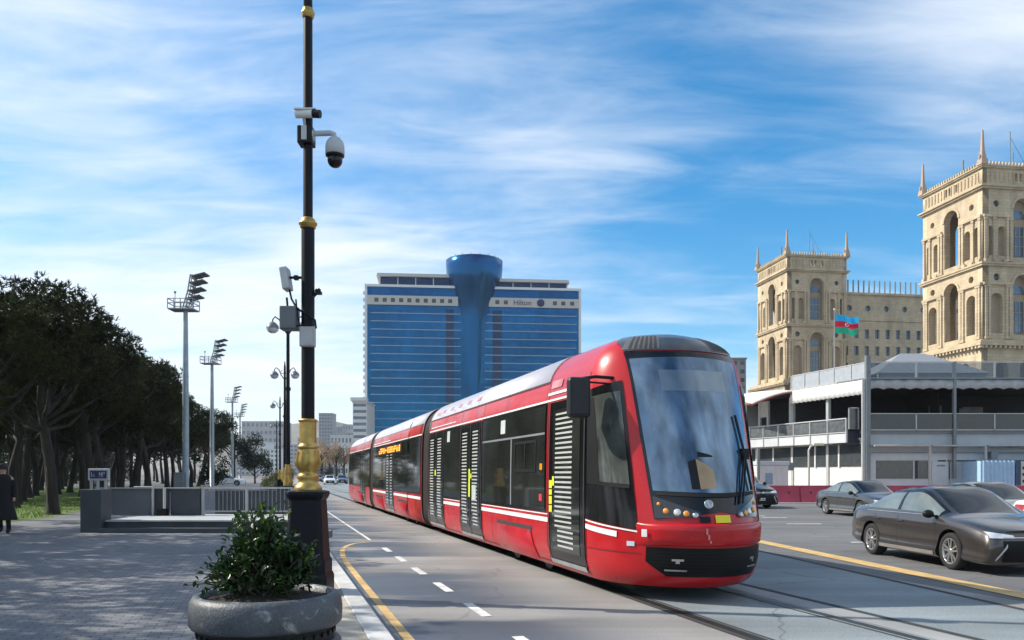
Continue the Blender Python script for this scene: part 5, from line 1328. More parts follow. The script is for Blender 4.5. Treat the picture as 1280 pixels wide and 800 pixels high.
# projecting balcony on the flank
A=Vector((-.95,.8,0)); Bv=Vector((-5.05,13.5,0)); z1=rz_(553.5)+.05; zt=rz_(522)
def bal(u): return A.lerp(Bv,u)
b=MB(); b.prism([(A.x,A.y),(Bv.x,Bv.y),(Bv.x+.9,Bv.y),(-.36,.8)],z1,z1+.55); b.build('balcony_slab',PANEL,res)
b=MB(); nn=8
for i in range(nn+1):
    p=bal(i/nn); b.box(p.x-.05,p.x+.05,p.y-.05,p.y+.05,z1,zt)
p0,p1=bal(0),bal(1); b.tube([(p0.x,p0.y,zt),(p1.x,p1.y,zt)],.05,6); b.tube([(p0.x,p0.y,z1+.62),(p1.x,p1.y,z1+.62)],.04,6); b.build('balcony_rail',RAILG,res)
b=MB(); b.add([(p0.x+.02,p0.y,z1+.68),(p1.x+.02,p1.y,z1+.68),(p1.x+.02,p1.y,zt-.08),(p0.x+.02,p0.y,zt-.08)],[(0,1,2,3)]); b.build('balcony_glass',M('balcony_dark_glass',(.10,.11,.115),.12,var=.3,coat=.4),res,solid=.02)
b=MB(); b.box(A.x+.05,-.32,.55,.60,zF+.1,zR+.35); b.build('corner_glass',SMK,res); b=MB(); b.box(-.9,-.2,.7,3,zF-.75,zF-.0); b.build('corner_block',M('navy_block',(.012,.014,.03),.6),res)
b=MB()
for (xa,xb,za,zb) in ((-.95,-.32,zR+.33,zR+.40),(-.95,-.88,zF+.1,zR+.4),(-.38,-.31,zF+.1,zR+.4)): b.box(xa,xb,.50,.56,za,zb)
b.build('corner_rail',RAILG,res)
# things on and by the pavilion
tn=thing('roof_tent',(XP(1146,54),54,zS+.12),0,'grey pitched canvas tent top standing on the pavilion roof terrace','tent')
b=MB(); hw=3.7
b.add([(-hw,-2.2,.75),(hw,-2.2,.75),(hw,3,.75),(-hw,3,.75),(-1.0,.2,2.35),(.6,.2,2.35)],[(0,1,5,4),(1,2,5),(2,3,4,5),(3,0,4)]); b.build('tent_roof',M('tent_canvas',(.24,.255,.28),.75,var=.06),tn,solid=.04)
b=MB(); b.box(-hw+.3,hw-.3,-2.1,-2.04,0,.72); b.build('tent_wall',M('tent_wall_canvas',(.20,.215,.24),.75),tn)
b=MB()
for x in (-hw+.1,-1,1.4,hw-.1): b.tube([(x,-2.15,0),(x,-2.15,.75)],.05,6)
b.build('tent_pole',RAILG,tn)
cb=thing('site_cabin',(XP(968,45.8),45.8,.03),0,'small white site cabin with a narrow window left of the pavilion','cabin')
b=MB(); b.box(-.95,.80,0,1.8,0,2.05); b.build('cabin_wall',PANELW,cb,bevel=.02); b=MB(); b.box(-1.0,.86,-.06,1.9,2.05,2.28); b.build('cabin_roof',PANEL,cb,bevel=.02)
b=MB(); b.box(-.52,-.10,-.012,-.002,.95,1.6); b.build('cabin_window',M('pale_blue_pane',(.18,.27,.36),.15,coat=.4),cb)
b=MB(); b.box(.9,1.25,.4,.8,1.75,2.2); b.build('air_unit',STL,cb)
cn=thing('storage_container',(XP(1252,46.2),46.2,.03),0,'pale blue corrugated container with a dark blue door by the pavilion','container')
b=MB(); pr=[]
for i in range(33): pr.append((-1.15+1.95*i/32,(.0 if (i//2)%2 else .06)))
b.grid([[(x,y,0) for x,y in pr],[(x,y,z) for (x,y),z in zip(pr,[2.33]*33)]],smooth=False); b.build('corrugated_front',M('container_blue',(.34,.52,.68),.5,var=.08,dirt=.15),cn)
b=MB(); b.box(.83,3.4,.02,2.0,0,2.33); b.build('container_door',M('container_navy',(.03,.075,.13),.5,var=.2,scale=3),cn); b=MB(); b.box(1.12,1.42,-.01,.018,.02,2.28); b.build('door_frame',M('frame_cream',(.5,.48,.42),.6),cn)
b=MB()
for k in range(5): b.box(1.2,1.34,-.018,-.011,.3+.38*k,.46+.38*k)
b.build('door_marks',GROOVE,cn)
b=MB(); b.box(-1.15,.82,.1,2.0,.0,2.30); b.build('container_body',M('container_blue',(.34,.52,.68)),cn)
ps=thing('path_lamp',(XP(1011,44.9),44.9,.03),0,'small beige lamp with a bent arm standing behind the barriers','street lamp')
b=MB(); b.tube([(0,0,0),(0,0,2.9),(.12,0,3.12),(.35,0,3.2)],.06,8); b.build('lamp_pole',M('pipe_beige',(.42,.41,.37)),ps); b=MB(); b.box(.22,.85,-.12,.12,3.14,3.28,taper=.04); b.build('lamp_head',M('lamp_cream',(.60,.52,.30),.5),ps,bevel=.02)
# poles by the cabin
tp=thing('signal_pole',(XP(948,45),45,.03),0,'thin grey pole between the tram and the site cabin','pole'); b=MB(); b.tube([(0,0,0),(0,0,3.0)],.09,8); b.lathe([(.16,0),(.16,.08),(.1,.12)],10); b.build('pole_shaft',STL,tp)

# ------------------------------------------------------------------ FLAG
FY=100.
fg=thing('flagpole',(XP(1043,FY),FY,0),0,'tall pale flagpole rising behind the pavilion','flagpole')
b=MB(); zt_=ZP(388,FY); b.lathe([(.14,0),(.07,zt_),(.12,zt_+.02),(.12,zt_+.2),(.01,zt_+.25)],10); b.build('pole_shaft',M('pole_pale',(.6,.6,.58),.4,metal=.2),fg)
flag=thing('flag',(XP(1043,FY)+.1,FY,ZP(417,FY)),0,'blue red and green striped flag with white crescent and star in the wind','flag')
FW,FH=2.95,2.35
def fpt(u,v,off=0.):
    x=FW*u*.97; y=.28*math.sin(u*9+v*1.5)*u**.6; z=FH*v+(.10*math.sin(u*7)-.42*u*(1-.25*v)*(1 if v>.5 else .4)) +.0
    e=.01; return Vector((x,y-off,z))
for nm,v0,v1,c in (('green_stripe',0,1/3,(.03,.42,.25)),('red_stripe',1/3,2/3,(.70,.025,.06)),('blue_stripe',2/3,1,(.02,.33,.58))):
    b=MB(); b.grid([[fpt(i/24,v0+(v1-v0)*j/6) for i in range(25)] for j in range(7)]); b.build(nm,mat_leaf('flag_'+nm,c,.7,var=.04,sss=.3),flag,recalc=False)
b=MB(); pts=[]
for i in range(20): a=R(40)+R(280)*i/19; pts.append((.48+.085*math.cos(a),.5+.115*math.sin(a)))
for i in range(20): a=R(320)-R(280)*i/19; pts.append((.495+.066*math.cos(a),.5+.09*math.sin(a)))
o_=[fpt(u,v,.03) for u,v in pts]; n=20
b.add(o_,[(i,i+1,2*n-2-i,2*n-1-i) for i in range(n-1)])
st=[]
for i in range(16): a=2*PI*i/16; r=.05 if i%2==0 else .028; st.append(fpt(.56+r*math.cos(a)*.8,.5+r*math.sin(a)*1.1,.03))
b.add(st,[tuple(range(16))]); b.build('crescent_and_star',M('flag_white',(.8,.8,.8),.7),flag,recalc=False)

# ------------------------------------------------------------------ PALACE with two arcaded towers
def panel(name,W,z0,z1,holes,mat,parent,mtx,th=1.4):
    cu=bpy.data.curves.new('tmp_curve','CURVE'); cu.dimensions='2D'; cu.fill_mode='BOTH'; cu.extrude=th/2
    def spl(pts):
        s=cu.splines.new('POLY'); s.points.add(len(pts)-1)
        for p,q in zip(s.points,pts): p.co=(q[0],q[1],0,1)
        s.use_cyclic_u=True
    spl([(0,z0),(W,z0),(W,z1),(0,z1)])
    for h in holes:
        if h[0]=='a':
            _,cx,w,za,zb=h; r=w/2; pts=[(cx-r,za),(cx+r,za)]+[(cx+r*math.cos(a),zb-r+r*math.sin(a)) for a in [PI*i/10 for i in range(11)]]
        elif h[0]=='c': _,cx,cz,r=h; pts=[(cx+r*math.cos(2*PI*i/14),cz+r*math.sin(2*PI*i/14)) for i in range(14)]
        else: _,xa,xb,za,zb=h; pts=[(xa,za),(xb,za),(xb,zb),(xa,zb)]
        spl(pts)
    o=bpy.data.objects.new('tmp_curve',cu); COL.objects.link(o); dg=bpy.context.evaluated_depsgraph_get(); me=bpy.data.meshes.new_from_object(o.evaluated_get(dg)); bpy.data.objects.remove(o)
    me.materials.clear(); me.materials.append(mat); me.name=name
    # curve plane XY -> XZ, thickness along +y inwards
    me.transform(mtx@Matrix.Translation((0,th/2,0))@Matrix.Rotation(PI/2,4,'X'))
    o=bpy.data.objects.new(name,me); COL.objects.link(o); o.parent=parent; return o
AR=R(8.5)
pal=thing('palace',(XP(1228,150),150,0),AR,'sandstone government palace with two arcaded square towers and a long wing','building')
WT=17.0
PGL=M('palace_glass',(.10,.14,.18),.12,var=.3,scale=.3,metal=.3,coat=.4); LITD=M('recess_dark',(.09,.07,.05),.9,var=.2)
def holes_upper():
    H=[('a',WT/2,4.0,42.4,53.6)]
    for s in (-1,1):
        H+= [('a',WT/2+s*6.95,1.55,42.6,48.2),('a',WT/2+s*4.45,1.55,42.6,48.2),('c',WT/2+s*5.6,52.4,.62)]
    return H
def holes_lower():
    H=[('a',WT/2,4.0,27.8,39.2)]
    for s in (-1,1): H+=[('a',WT/2+s*5.5,2.5,28.0,35.6),('c',WT/2+s*5.5,38.6,.68)]
    return H
def holes_base():
    H=[('a',WT/2,3.4,10,23)]
    for s in (-1,1): H+=[('a',WT/2+s*5.4,2.6,12,22.6)]
    return H
def tower(ox,oy,base=True):
    T0=Matrix.Translation((ox,oy,0))
    faces=[T0, T0@Matrix.Translation((0,WT,0))@Matrix.Rotation(-PI/2,4,'Z'), T0@Matrix.Translation((WT,0,0))@Matrix.Rotation(PI/2,4,'Z'), T0@Matrix.Translation((WT,WT,0))@Matrix.Rotation(PI,4,'Z')]
    for i,F in enumerate(faces):
        eps=.004*i
        Fm=F@Matrix.Translation((0,eps,0))
        panel('upper_arcade',WT,41.0,55.4,holes_upper(),STONE,pal,Fm,1.3)
        panel('lower_arcade',WT,26.6,40.99,holes_lower(),STONE,pal,Fm,1.3)
        # pilasters, imposts, cornices
        b=MB()
        for (za,zb,xs) in ((42.0,49.3,(.55,2.35,5.1,5.9,11.1,11.9,14.65,16.45)),(27.4,36.6,(.7,1.35,5.0,5.7,11.3,12.0,15.65,16.3))):
            for x in xs: b.box(x-.24,x+.24,-.28,-.004,za,zb); b.box(x-.34,x+.34,-.36,-.004,zb,zb+.45); b.box(x-.34,x+.34,-.36,-.004,za-.5,za)
            b.box(.1,5.95,-.42,-.004,zb+.46,zb+.95); b.box(WT-5.95,WT-.1,-.42,-.004,zb+.46,zb+.95)
        for zc_ in (53.6-2,39.2-2):   # archivolt
            for k in range(13):
                a=PI*k/12; 
                if k<12:
                    a2=PI*(k+1)/12
                    b.add([(WT/2+2.0*math.cos(a),-.16,zc_+2.0*math.sin(a)),(WT/2+2.5*math.cos(a),-.16,zc_+2.5*math.sin(a)),(WT/2+2.5*math.cos(a2),-.16,zc_+2.5*math.sin(a2)),(WT/2+2.0*math.cos(a2),-.16,zc_+2.0*math.sin(a2)),(WT/2+2.5*math.cos(a),-.0,zc_+2.5*math.sin(a)),(WT/2+2.5*math.cos(a2),-.0,zc_+2.5*math.sin(a2))],[(0,1,2,3),(1,4,5,2)])
        for x in (.6,2.5,4.5,12.5,14.5,16.4): b.box(x-.35,x+.35,-.55,-.1,41.0,41.9)
        b.build('pilasters',STONE,pal,bevel=0).data.transform(Fm)
        # parapet panel with shallow slots
        H=[('r',WT*(.08+.84*k/15)-.28,WT*(.08+.84*k/15)+.28,56.7,58.3) for k in range(16)]
        panel('parapet',WT,55.4,59.0,[h for j,h in enumerate(H) if j in (6,7,9)],STONE,pal,Fm,.9)
        b=MB()
        for j,h in enumerate(H):
            if j not in (6,7,9): b.box(h[1]-.18,h[1]-.02,-.16,-.003,56.6,58.4); b.box(h[2]+.02,h[2]+.18,-.16,-.003,56.6,58.4)
        for k in range(24): x=.5+16*k/23; b.box(x-.16,x+.16,.2,.6,59.5,60.5,taper=.04)
        b.build('balustrade',STONE,pal).data.transform(Fm)
        # glazing of the big arches on fronts
        if i in (0,):
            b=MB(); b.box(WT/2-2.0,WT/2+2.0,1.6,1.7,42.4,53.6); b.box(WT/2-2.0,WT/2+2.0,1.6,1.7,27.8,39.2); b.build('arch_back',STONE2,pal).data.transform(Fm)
            for za,zb,zc_,zd in ((43,48.6,50.2,52.6),(28.5,34.4,35.8,38.0)):
                b=MB(); b.box(WT/2-1.3,WT/2+1.3,1.45,1.58,za,zb); b.prism([(WT/2+1.7*math.cos(PI*k/10),zc_+1.7*math.sin(PI*k/10)) for k in range(11)],1.45,1.58,'y'); w=b.build('arch_window',PGL,pal); w.data.transform(Fm)
                b=MB()
                for x in (-.45,.45): b.box(WT/2+x-.06,WT/2+x+.06,1.38,1.44,za,zb)
                for zq in (za+1.9,za+3.8): b.box(WT/2-1.3,WT/2+1.3,1.38,1.44,zq-.06,zq+.06)
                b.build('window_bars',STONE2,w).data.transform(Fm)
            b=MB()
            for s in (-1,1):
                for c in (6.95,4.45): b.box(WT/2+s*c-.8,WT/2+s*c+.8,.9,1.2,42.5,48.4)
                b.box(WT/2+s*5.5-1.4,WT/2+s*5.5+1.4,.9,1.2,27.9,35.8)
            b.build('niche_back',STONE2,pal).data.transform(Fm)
            b=MB()
            for s in (-1,1):
                b.lathe([(.60,0),(.60,.1),(1e-3,.12)],14,mtx=Matrix.Translation((WT/2+s*5.6,.55,52.4))@Matrix.Rotation(PI/2,4,'X')); b.lathe([(.66,0),(.66,.1),(1e-3,.12)],14,mtx=Matrix.Translation((WT/2+s*5.5,.55,38.6))@Matrix.Rotation(PI/2,4,'X'))
            b.build('oculus',PGL,pal).data.transform(Fm)
        elif i==1:
            b=MB()
            for s in (-1,1): b.box(WT/2+s*6.95-.8,WT/2+s*6.95+.8,1.31,1.45,42.5,48.4) if s<0 else None
            b.lathe([(.60,0),(.60,.1),(1e-3,.12)],14,mtx=Matrix.Translation((WT/2-5.6,.75,52.4))@Matrix.Rotation(PI/2,4,'X')); b.lathe([(.60,0),(.60,.1),(1e-3,.12)],14,mtx=Matrix.Translation((WT/2+5.6,.75,52.4))@Matrix.Rotation(PI/2,4,'X'))
            for s in (-1,1): b.lathe([(.66,0),(.66,.1),(1e-3,.12)],14,mtx=Matrix.Translation((WT/2+s*5.5,.75,38.6))@Matrix.Rotation(PI/2,4,'X'))
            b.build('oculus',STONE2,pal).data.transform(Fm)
    # cornices and floors around
    b=MB()
    def ring(e,z0,z1):
        b.box(ox-e,ox+WT+e,oy-e,oy+1.5,z0,z1); b.box(ox-e,ox+WT+e,oy+WT-1.5,oy+WT+e,z0,z1); b.box(ox-e,ox+1.5,oy+1.502,oy+WT-1.502,z0,z1); b.box(ox+WT-1.5,ox+WT+e,oy+1.502,oy+WT-1.502,z0,z1)
    ring(.75,55.45,55.75); ring(.45,55.1,55.44); ring(.35,59.0,59.25); ring(.55,59.26,59.5)
    ring(.45,40.6,40.95); ring(.6,40.96,41.3)
    b.build('cornice',STONE,pal)
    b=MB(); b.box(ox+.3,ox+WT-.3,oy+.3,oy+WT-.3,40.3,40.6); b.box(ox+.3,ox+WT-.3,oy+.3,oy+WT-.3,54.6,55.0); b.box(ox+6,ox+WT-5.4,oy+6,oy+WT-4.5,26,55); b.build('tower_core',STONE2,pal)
    for (cx,cy) in ((0,0),(WT,0),(0,WT),(WT,WT)):
        b=MB(); m=Matrix.Translation((ox+cx,oy+cy,0)); b.box(-.7,.7,-.7,.7,59.5,60.6,mtx=m,taper=.1); b.box(-.42,.42,-.42,.42,60.6,62.0,mtx=m,taper=.1); b.box(-.28,.28,-.28,.28,62.0,66.0,mtx=m,taper=.14)
        for s in (-1,1): b.box(s*.62-.14,s*.62+.14,-.14,.14,60.6,61.5,mtx=m,taper=.06)
        b.build('pinnacle',M('pinnacle_stone',(.40,.30,.22),.85,var=.15),pal)
    b=MB(); b.tube([(ox+3,oy+9,59),(ox+3,oy+9,64)],.18,6); b.tube([(ox+9,oy+3,59),(ox+9,oy+3,63.5)],.10,6); b.tube([(ox+7.5,oy+2,59),(ox+7.5,oy+2,67)],.09,6); b.tube([(ox+7.5,oy+2,66),(ox+11,oy+2,60.5)],.05,5); b.build('roof_antenna',STL,pal)
    # base storeys
    F=Matrix.Translation((ox-1.2,oy-1.2,0)); W2=WT+2.4
    for i,FF in enumerate([F, Matrix.Translation((ox-1.2,oy-1.2+W2,0))@Matrix.Rotation(-PI/2,4,'Z')]):
        panel('base_arcade',W2,0,25.4,[(h[0],h[1]+1.2,h[2],h[3],h[4]) for h in holes_base()],STONE,pal,FF@Matrix.Translation((0,.004*i,0)),1.3)
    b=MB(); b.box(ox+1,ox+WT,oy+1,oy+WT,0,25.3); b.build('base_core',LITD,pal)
    b=MB(); b.box(ox-2.2,ox+WT+2,oy-2.2,oy+WT+2,25.4,25.8); b.box(ox-1.8,ox+WT+1.8,oy-1.8,oy+WT+1.8,25.8,26.3); b.box(ox-1.0,ox+WT+1,oy-1.0,oy+WT+1,26.3,26.6)
    for k in range(22):
        y=oy-1.8+(WT+3.6)*k/21; b.box(ox-2.1,ox-1.25,y-.2,y+.2,24.9,25.39); x=ox-1.8+(WT+3.6)*k/21; b.box(x-.2,x+.2,oy-2.1,oy-1.25,24.9,25.39)
    b.build('base_cornice',STONE,pal)
tower(0,0); tower(-6.3,63)
# wings
def wing(x0,x1,y,H,mtx=None):
    Wd=x1-x0; holes=[]
    n=int(Wd/3.0)
    for k in range(n):
        cx=1.6+k*Wd/n
        for z in (24.5,29.2,33.8,38.4): holes.append(('r',cx-.65,cx+.65,z,z+2.5)) if not (z>35 and k<1) else None
    m=int(Wd/5.4)
    for k in range(m): holes.append(('c',2.6+k*Wd/m,46.6,.8))
    panel('wing_wall',Wd,0,50.2,holes,STONE,pal,mtx@Matrix.Translation((x0,y,0)),.8)
    b=MB(); b.box(x0,x1,y+.6,y+.7,15,50); b.build('wing_glass',PGL,pal).data.transform(mtx)
    b=MB(); b.box(x0,x1,y-.5,y+1,50.2,50.8); b.box(x0,x1,y-.25,y-.003,43.2,43.5); b.box(x0,x1,y+1.0,y+14,49.5,50.0); b.build('wing_cornice',STONE,pal).data.transform(mtx)
    b=MB()
    for k in range(int(Wd/1.55)): b.box(x0+.6+k*1.55,x0+.85+k*1.55,y,y+.3,50.8,54.2)
    b.build('roof_posts',STL,pal).data.transform(mtx)
I4=Matrix.Identity(4)
wing(-6.3+WT+.01,60,66,50,I4)
# east wing joining the towers, only its flank is glimpsed
b=MB(); b.box(4,WT-7,WT,62.9,0,24.8); b.build('link_block',STONE,pal)

# ------------------------------------------------------------------ HOTEL
HY=300.; Z_=lambda py: ZP(py,HY)
hot=thing('hotel',(XP(461.5,HY),HY-4,0),R(5.5),'blue glass hotel slab with a flared drum tower and beige top band','building')
HG=mat_hotel_glass(); HB=M('hotel_band_beige',(.50,.47,.42),.7,var=.06); HW=M('hotel_white',(.66,.66,.65),.6,var=.05); HD=M('hotel_dark_strip',(.008,.03,.08),.12,metal=.5,var=.2)
HWD=79.2; H0=Z_(358)-1.0; HDp=22
b=MB(); b.box(0,HWD,0,HDp,0,H0); b.build('glass_slab',HG,hot)
b=MB(); b.box(-.9,.0,-.4,HDp,0,H0+.3); b.box(HWD,HWD+.9,-.4,HDp,0,H0+.3); b.box(-.9,HWD+.9,-.6,HDp,H0,H0+.9); b.build('edge_frame',HW,hot)
b=MB()
for k in range(34): b.box(-1.5,-.9,-.2,.5,H0-3-k*2.6,H0-1.7-k*2.6)
b.build('edge_fins',HW,hot)
zb0,zb1=Z_(383.5),Z_(372)
b=MB(); b.box(0,33.5,-.7,-.02,zb0,zb1); b.box(45.0,HWD,-.7,-.02,zb0,zb1); b.build('beige_band',HB,hot)
for xs in ([3.4+k*3.02 for k in range(10)],[48.2,51.4,70.0,73.2,76.6]):
    for x in xs:
        b=MB(); b.box(x-.75,x+.75,-.78,-.701,zb0+1.0,zb1-1.0); w=b.build('window',M('hotel_small_window',(.07,.07,.06),.2,var=.3),hot)
b=MB()
for k in range(24):
    z=zb0-3.0-k*3.02; b.box(1.2,34.5,-.35,-.02,z-.16,z+.16); b.box(43.5,HWD-.8,-.35,-.02,z-.16,z+.16)
b.build('floor_bands',M('hotel_floor_band',(.24,.34,.42),.5,var=.08),hot)
b=MB(); b.box(29.0,32.0,-.06,-.015,6,zb0-1.2); b.box(46.5,50.0,-.06,-.015,6,zb0-1.2); b.build('dark_strip',HD,hot)
# flared drum
b=MB(); cx=39.8; prof=[(4.3,0),(4.5,Z_(500)),(5.0,Z_(466)),(5.6,Z_(430)),(6.4,Z_(400)),(7.5,Z_(378)),(8.9,Z_(362)),(10.1,Z_(350)),(10.6,Z_(341)),(10.75,Z_(333)),(10.8,Z_(323.5)),(10.4,Z_(322.8)),(9,Z_(322)),(0.01,Z_(321.5))]
b.lathe(prof,48,c=(cx,4.5,0)); b.build('drum_tower',M('drum_glass',(.004,.082,.215),.18,metal=.8,spec=.2,var=.12,scale=.12,stretch=(1,1,.3)),hot)
b=MB(); 
for k in range(18):
    a=2*PI*k/18; b.box(cx+9.6*math.cos(a)-.1,cx+9.6*math.cos(a)+.1,4.5+9.6*math.sin(a)-.1,4.5+9.6*math.sin(a)+.1,Z_(324),Z_(320))
b.build('drum_railing',STL,hot)
# penthouses
for x0,x1,za,zb in ((4.5,31,Z_(357.5),Z_(346.5)),(47.5,75,Z_(357.5)-.6,Z_(350))):
    b=MB(); b.box(x0,x1,2,14,za-1.0,zb); b.build('penthouse_glass',HD,hot)
    b=MB(); b.box(x0-1.2,x1+.8,.6,15,zb-.2,zb+1.0,taper=.3); b.box(x0-.4,x1+.4,1.6,14,za-1,za+.2)
    for k in range(5): b.box(x0+k*(x1-x0)/4-.2,x0+k*(x1-x0)/4+.2,1.8,2.0,za,zb-.2)
    b.build('penthouse_roof',HB,hot)
b=MB(); b.box(19,24.5,5,10,Z_(345),Z_(342)); b.build('roof_plant',HW,hot)
# wall letters
def text_part(txt,size,mat,parent,loc,name='lettering',rot=(PI/2,0,0),ext=.04):
    cu=bpy.data.curves.new('tmp_text','FONT'); cu.body=txt; cu.size=size; cu.extrude=ext; cu.align_x='LEFT'; o=bpy.data.objects.new('tmp_text',cu); COL.objects.link(o)
    dg=bpy.context.evaluated_depsgraph_get(); me=bpy.data.meshes.new_from_object(o.evaluated_get(dg)); bpy.data.objects.remove(o); me.materials.clear(); me.materials.append(mat); me.name=name
    o=bpy.data.objects.new(name,me); COL.objects.link(o); o.parent=parent; o.location=loc; o.rotation_euler=rot; return o
SGN=M('hotel_sign_letters',(.045,.045,.13),.5)
text_part('Hilton',2.7,SGN,hot,(54.2,-.78,zb0+.85))
b=MB(); mt=Matrix.Translation((64.6,-.76,(zb0+zb1)/2))@Matrix.Rotation(PI/2,4,'X'); b.lathe([(1.45,0),(1.45,.05),(1.2,.05),(1.2,0)],28,mtx=mt)
for x in (-.5,.5): b.box(x-.14,x+.14,-.8,.8,0,.05,mtx=mt)
b.box(-.5,.5,-.12,.12,.0,.05,mtx=mt); b.build('emblem',SGN,hot)
b=MB(); b.box(-1.2,HWD+1.2,-6,-.5,0,9); b.build('podium',HW,hot)

# ------------------------------------------------------------------ OTHER BACKGROUND BUILDINGS
def block(name,px0,px1,pyt,Y,D,mat,label,floors=6,cols=5,win=None,rot=0.,extra=None):
    w=XP(px1,Y)-XP(px0,Y); H=ZP(pyt,Y); t=thing(name,(XP(px0,Y),Y,0),rot,label,'building')
    b=MB(); b.box(0,w,0,D,0,H); b.build('wall',mat,t); b=MB(); b.box(-.3,w+.3,-.3,D+.3,H,H+.5); b.build('roof',mat,t)
    wm=win or PGL; b=MB(); fh=H/floors
    for f in range(floors):
        if extra=='bands':
            b.box(w*.04,w*.96,-.05,-.01,f*fh+fh*.35,f*fh+fh*.8); b.box(-.05,-.01,D*.04,D*.96,f*fh+fh*.35,f*fh+fh*.8)
        else:
            for c in range(cols):
                x=w*(c+.5)/cols; b.box(x-w/cols*.28,x+w/cols*.28,-.05,-.01,f*fh+fh*.35,f*fh+fh*.8)
            for c in range(3 if floors*(cols+3)<=100 else 0):
                y=D*(c+.5)/3; b.box(-.05,-.01,y-D*.1,y+D*.1,f*fh+fh*.35,f*fh+fh*.8)
    b.build('window',wm,t); return t
CONC=M('far_concrete',(.42,.40,.38),.85,var=.08,scale=.1); CONC2=M('far_concrete_grey',(.30,.30,.31),.85,var=.08,scale=.1); WHT=M('far_white_wall',(.68,.67,.64),.8,var=.05)
t=block('office_building',441,458.5,503,280,40,WHT,'white banded office block tight against the hotel',12,4,extra='bands')
b=MB(); w=XP(458.5,280)-XP(441,280); b.box(-.6,w,-1.2,3,ZP(503,280)+.5,ZP(497,280)); b.build('roof_pavilion',WHT,t)
block('apartment_tower',398.5,415.5,517,760,16,CONC2,'lone grey apartment tower right of the tall lamp post',18,5)
block('grey_block',905,932.5,449,260,16,CONC2,'grey slab with dark windows between tram roof and palace',14,3)
block('low_white_building',413,440,545,420,30,WHT,'low white roofed hall beyond the winter trees',4,6)
block('city_block',302,352,527,900,40,CONC,'broad hazy block on the hill left of the lamps',7,9)
block('city_block',315,333,553,620,20,WHT,'pale block in front of the broad hazy hill block',6,4)
block('city_block',333,352,562,520,20,WHT,'small white block behind the row of globe lamps',6,4)
block('city_block',352,372,556,700,24,CONC,'tan block hidden partly by the globe lamp poles',8,4)
block('city_block',372,398,548,850,24,CONC,'tan block directly behind the tall lamp post shaft',8,5)
block('city_block',415,428,534,1000,24,CONC2,'small grey block beside the lone apartment tower',7,4)
block('city_block',428,442,531,1050,24,CONC,'distant tan block above the white hall',7,4)
block('city_block',290,312,560,560,20,CONC,'tan block above the end of the pine grove',6,4)
# hill
b=MB(); rows=[]
for j in range(13):
    y=1100+j*60; r=[]
    for i in range(61):
        x=-900+i*26; u=x/y; prof=.056*math.exp(-((u+.31)/.13)**2)+.036*math.exp(-((u+.20)/.07)**2)
        r.append((x,y,max(-1,1500*prof*min(1,j/8)*(1+.12*noise.noise((x*.01,y*.01,0))))))
    rows.append(r)
b.grid(rows); o=b.build('hill',M('hill_ground',(.16,.155,.13),.95,var=.4,scale=.01)); o['kind']='structure'

# ------------------------------------------------------------------ HAZE
hm=bpy.data.materials.new('haze'); hm.use_nodes=True; hn=hm.node_tree; hn.nodes.remove(hn.nodes['Principled BSDF'])
pv=nd(hn,'ShaderNodeVolumePrincipled'); pv.inputs['Color'].default_value=(.80,.88,1,1); pv.inputs['Density'].default_value=.00013; pv.inputs['Anisotropy'].default_value=.0
hn.links.new(pv.outputs[0],hn.nodes['Material Output'].inputs['Volume'])
b=MB(); b.box(-1600,1400,-70,2000,-1.2,130); hz=b.build('haze',hm); hz['kind']='stuff'
# ------------------------------------------------------------------ SKY, SUN, CAMERA
SUN_AZ=Vector((-.98,.20)); EL=R(40)
w=bpy.data.worlds.new('World'); SC.world=w; w.use_nodes=True; nt=w.node_tree
bg=nt.nodes['Background']; bg.inputs['Strength'].default_value=.115
sky=nd(nt,'ShaderNodeTexSky',sky_type='NISHITA'); sky.sun_disc=False; sky.sun_elevation=EL; sky.sun_rotation=math.atan2(SUN_AZ.x,SUN_AZ.y); sky.air_density=1.0; sky.dust_density=.6; sky.ozone_density=2.5; sky.altitude=0
tc=nd(nt,'ShaderNodeTexCoord'); sx=nd(nt,'ShaderNodeSeparateXYZ'); nt.links.new(tc.outputs['Generated'],sx.inputs[0])
def mth(op,a,b_=None,c_=None,cl=False):
    n=nd(nt,'ShaderNodeMath',operation=op); n.use_clamp=cl
    for i,v in enumerate((a,b_,c_)):
        if v is None: continue
        if isinstance(v,(int,float)): n.inputs[i].default_value=v
        else: nt.links.new(v,n.inputs[i])
    return n.outputs[0]
zp=mth('MAXIMUM',sx.outputs[2],0.0); den=mth('ADD',zp,.16)
ux=mth('DIVIDE',sx.outputs[0],den); uy=mth('DIVIDE',sx.outputs[1],den)
cx=nd(nt,'ShaderNodeCombineXYZ'); nt.links.new(ux,cx.inputs[0]); nt.links.new(uy,cx.inputs[1])
def noise_layer(rot,scale,sc,det,rough,dist,off=(0,0,0)):
    mp=nd(nt,'ShaderNodeMapping'); mp.inputs['Rotation'].default_value=(0,0,rot); mp.inputs['Scale'].default_value=scale; mp.inputs['Location'].default_value=off; nt.links.new(cx.outputs[0],mp.inputs[0])
    n=nd(nt,'ShaderNodeTexNoise'); n.inputs['Scale'].default_value=sc; n.inputs['Detail'].default_value=det; n.inputs['Roughness'].default_value=rough; n.inputs['Distortion'].default_value=dist; nt.links.new(mp.outputs[0],n.inputs['Vector']); return n.outputs['Fac']
def mrange(v,a,b_,c_,d_,smooth=True):
    n=nd(nt,'ShaderNodeMapRange'); n.interpolation_type='SMOOTHSTEP' if smooth else 'LINEAR'; nt.links.new(v,n.inputs[0])
    for i,x in enumerate((a,b_,c_,d_)): n.inputs[i+1].default_value=x
    return n.outputs[0]
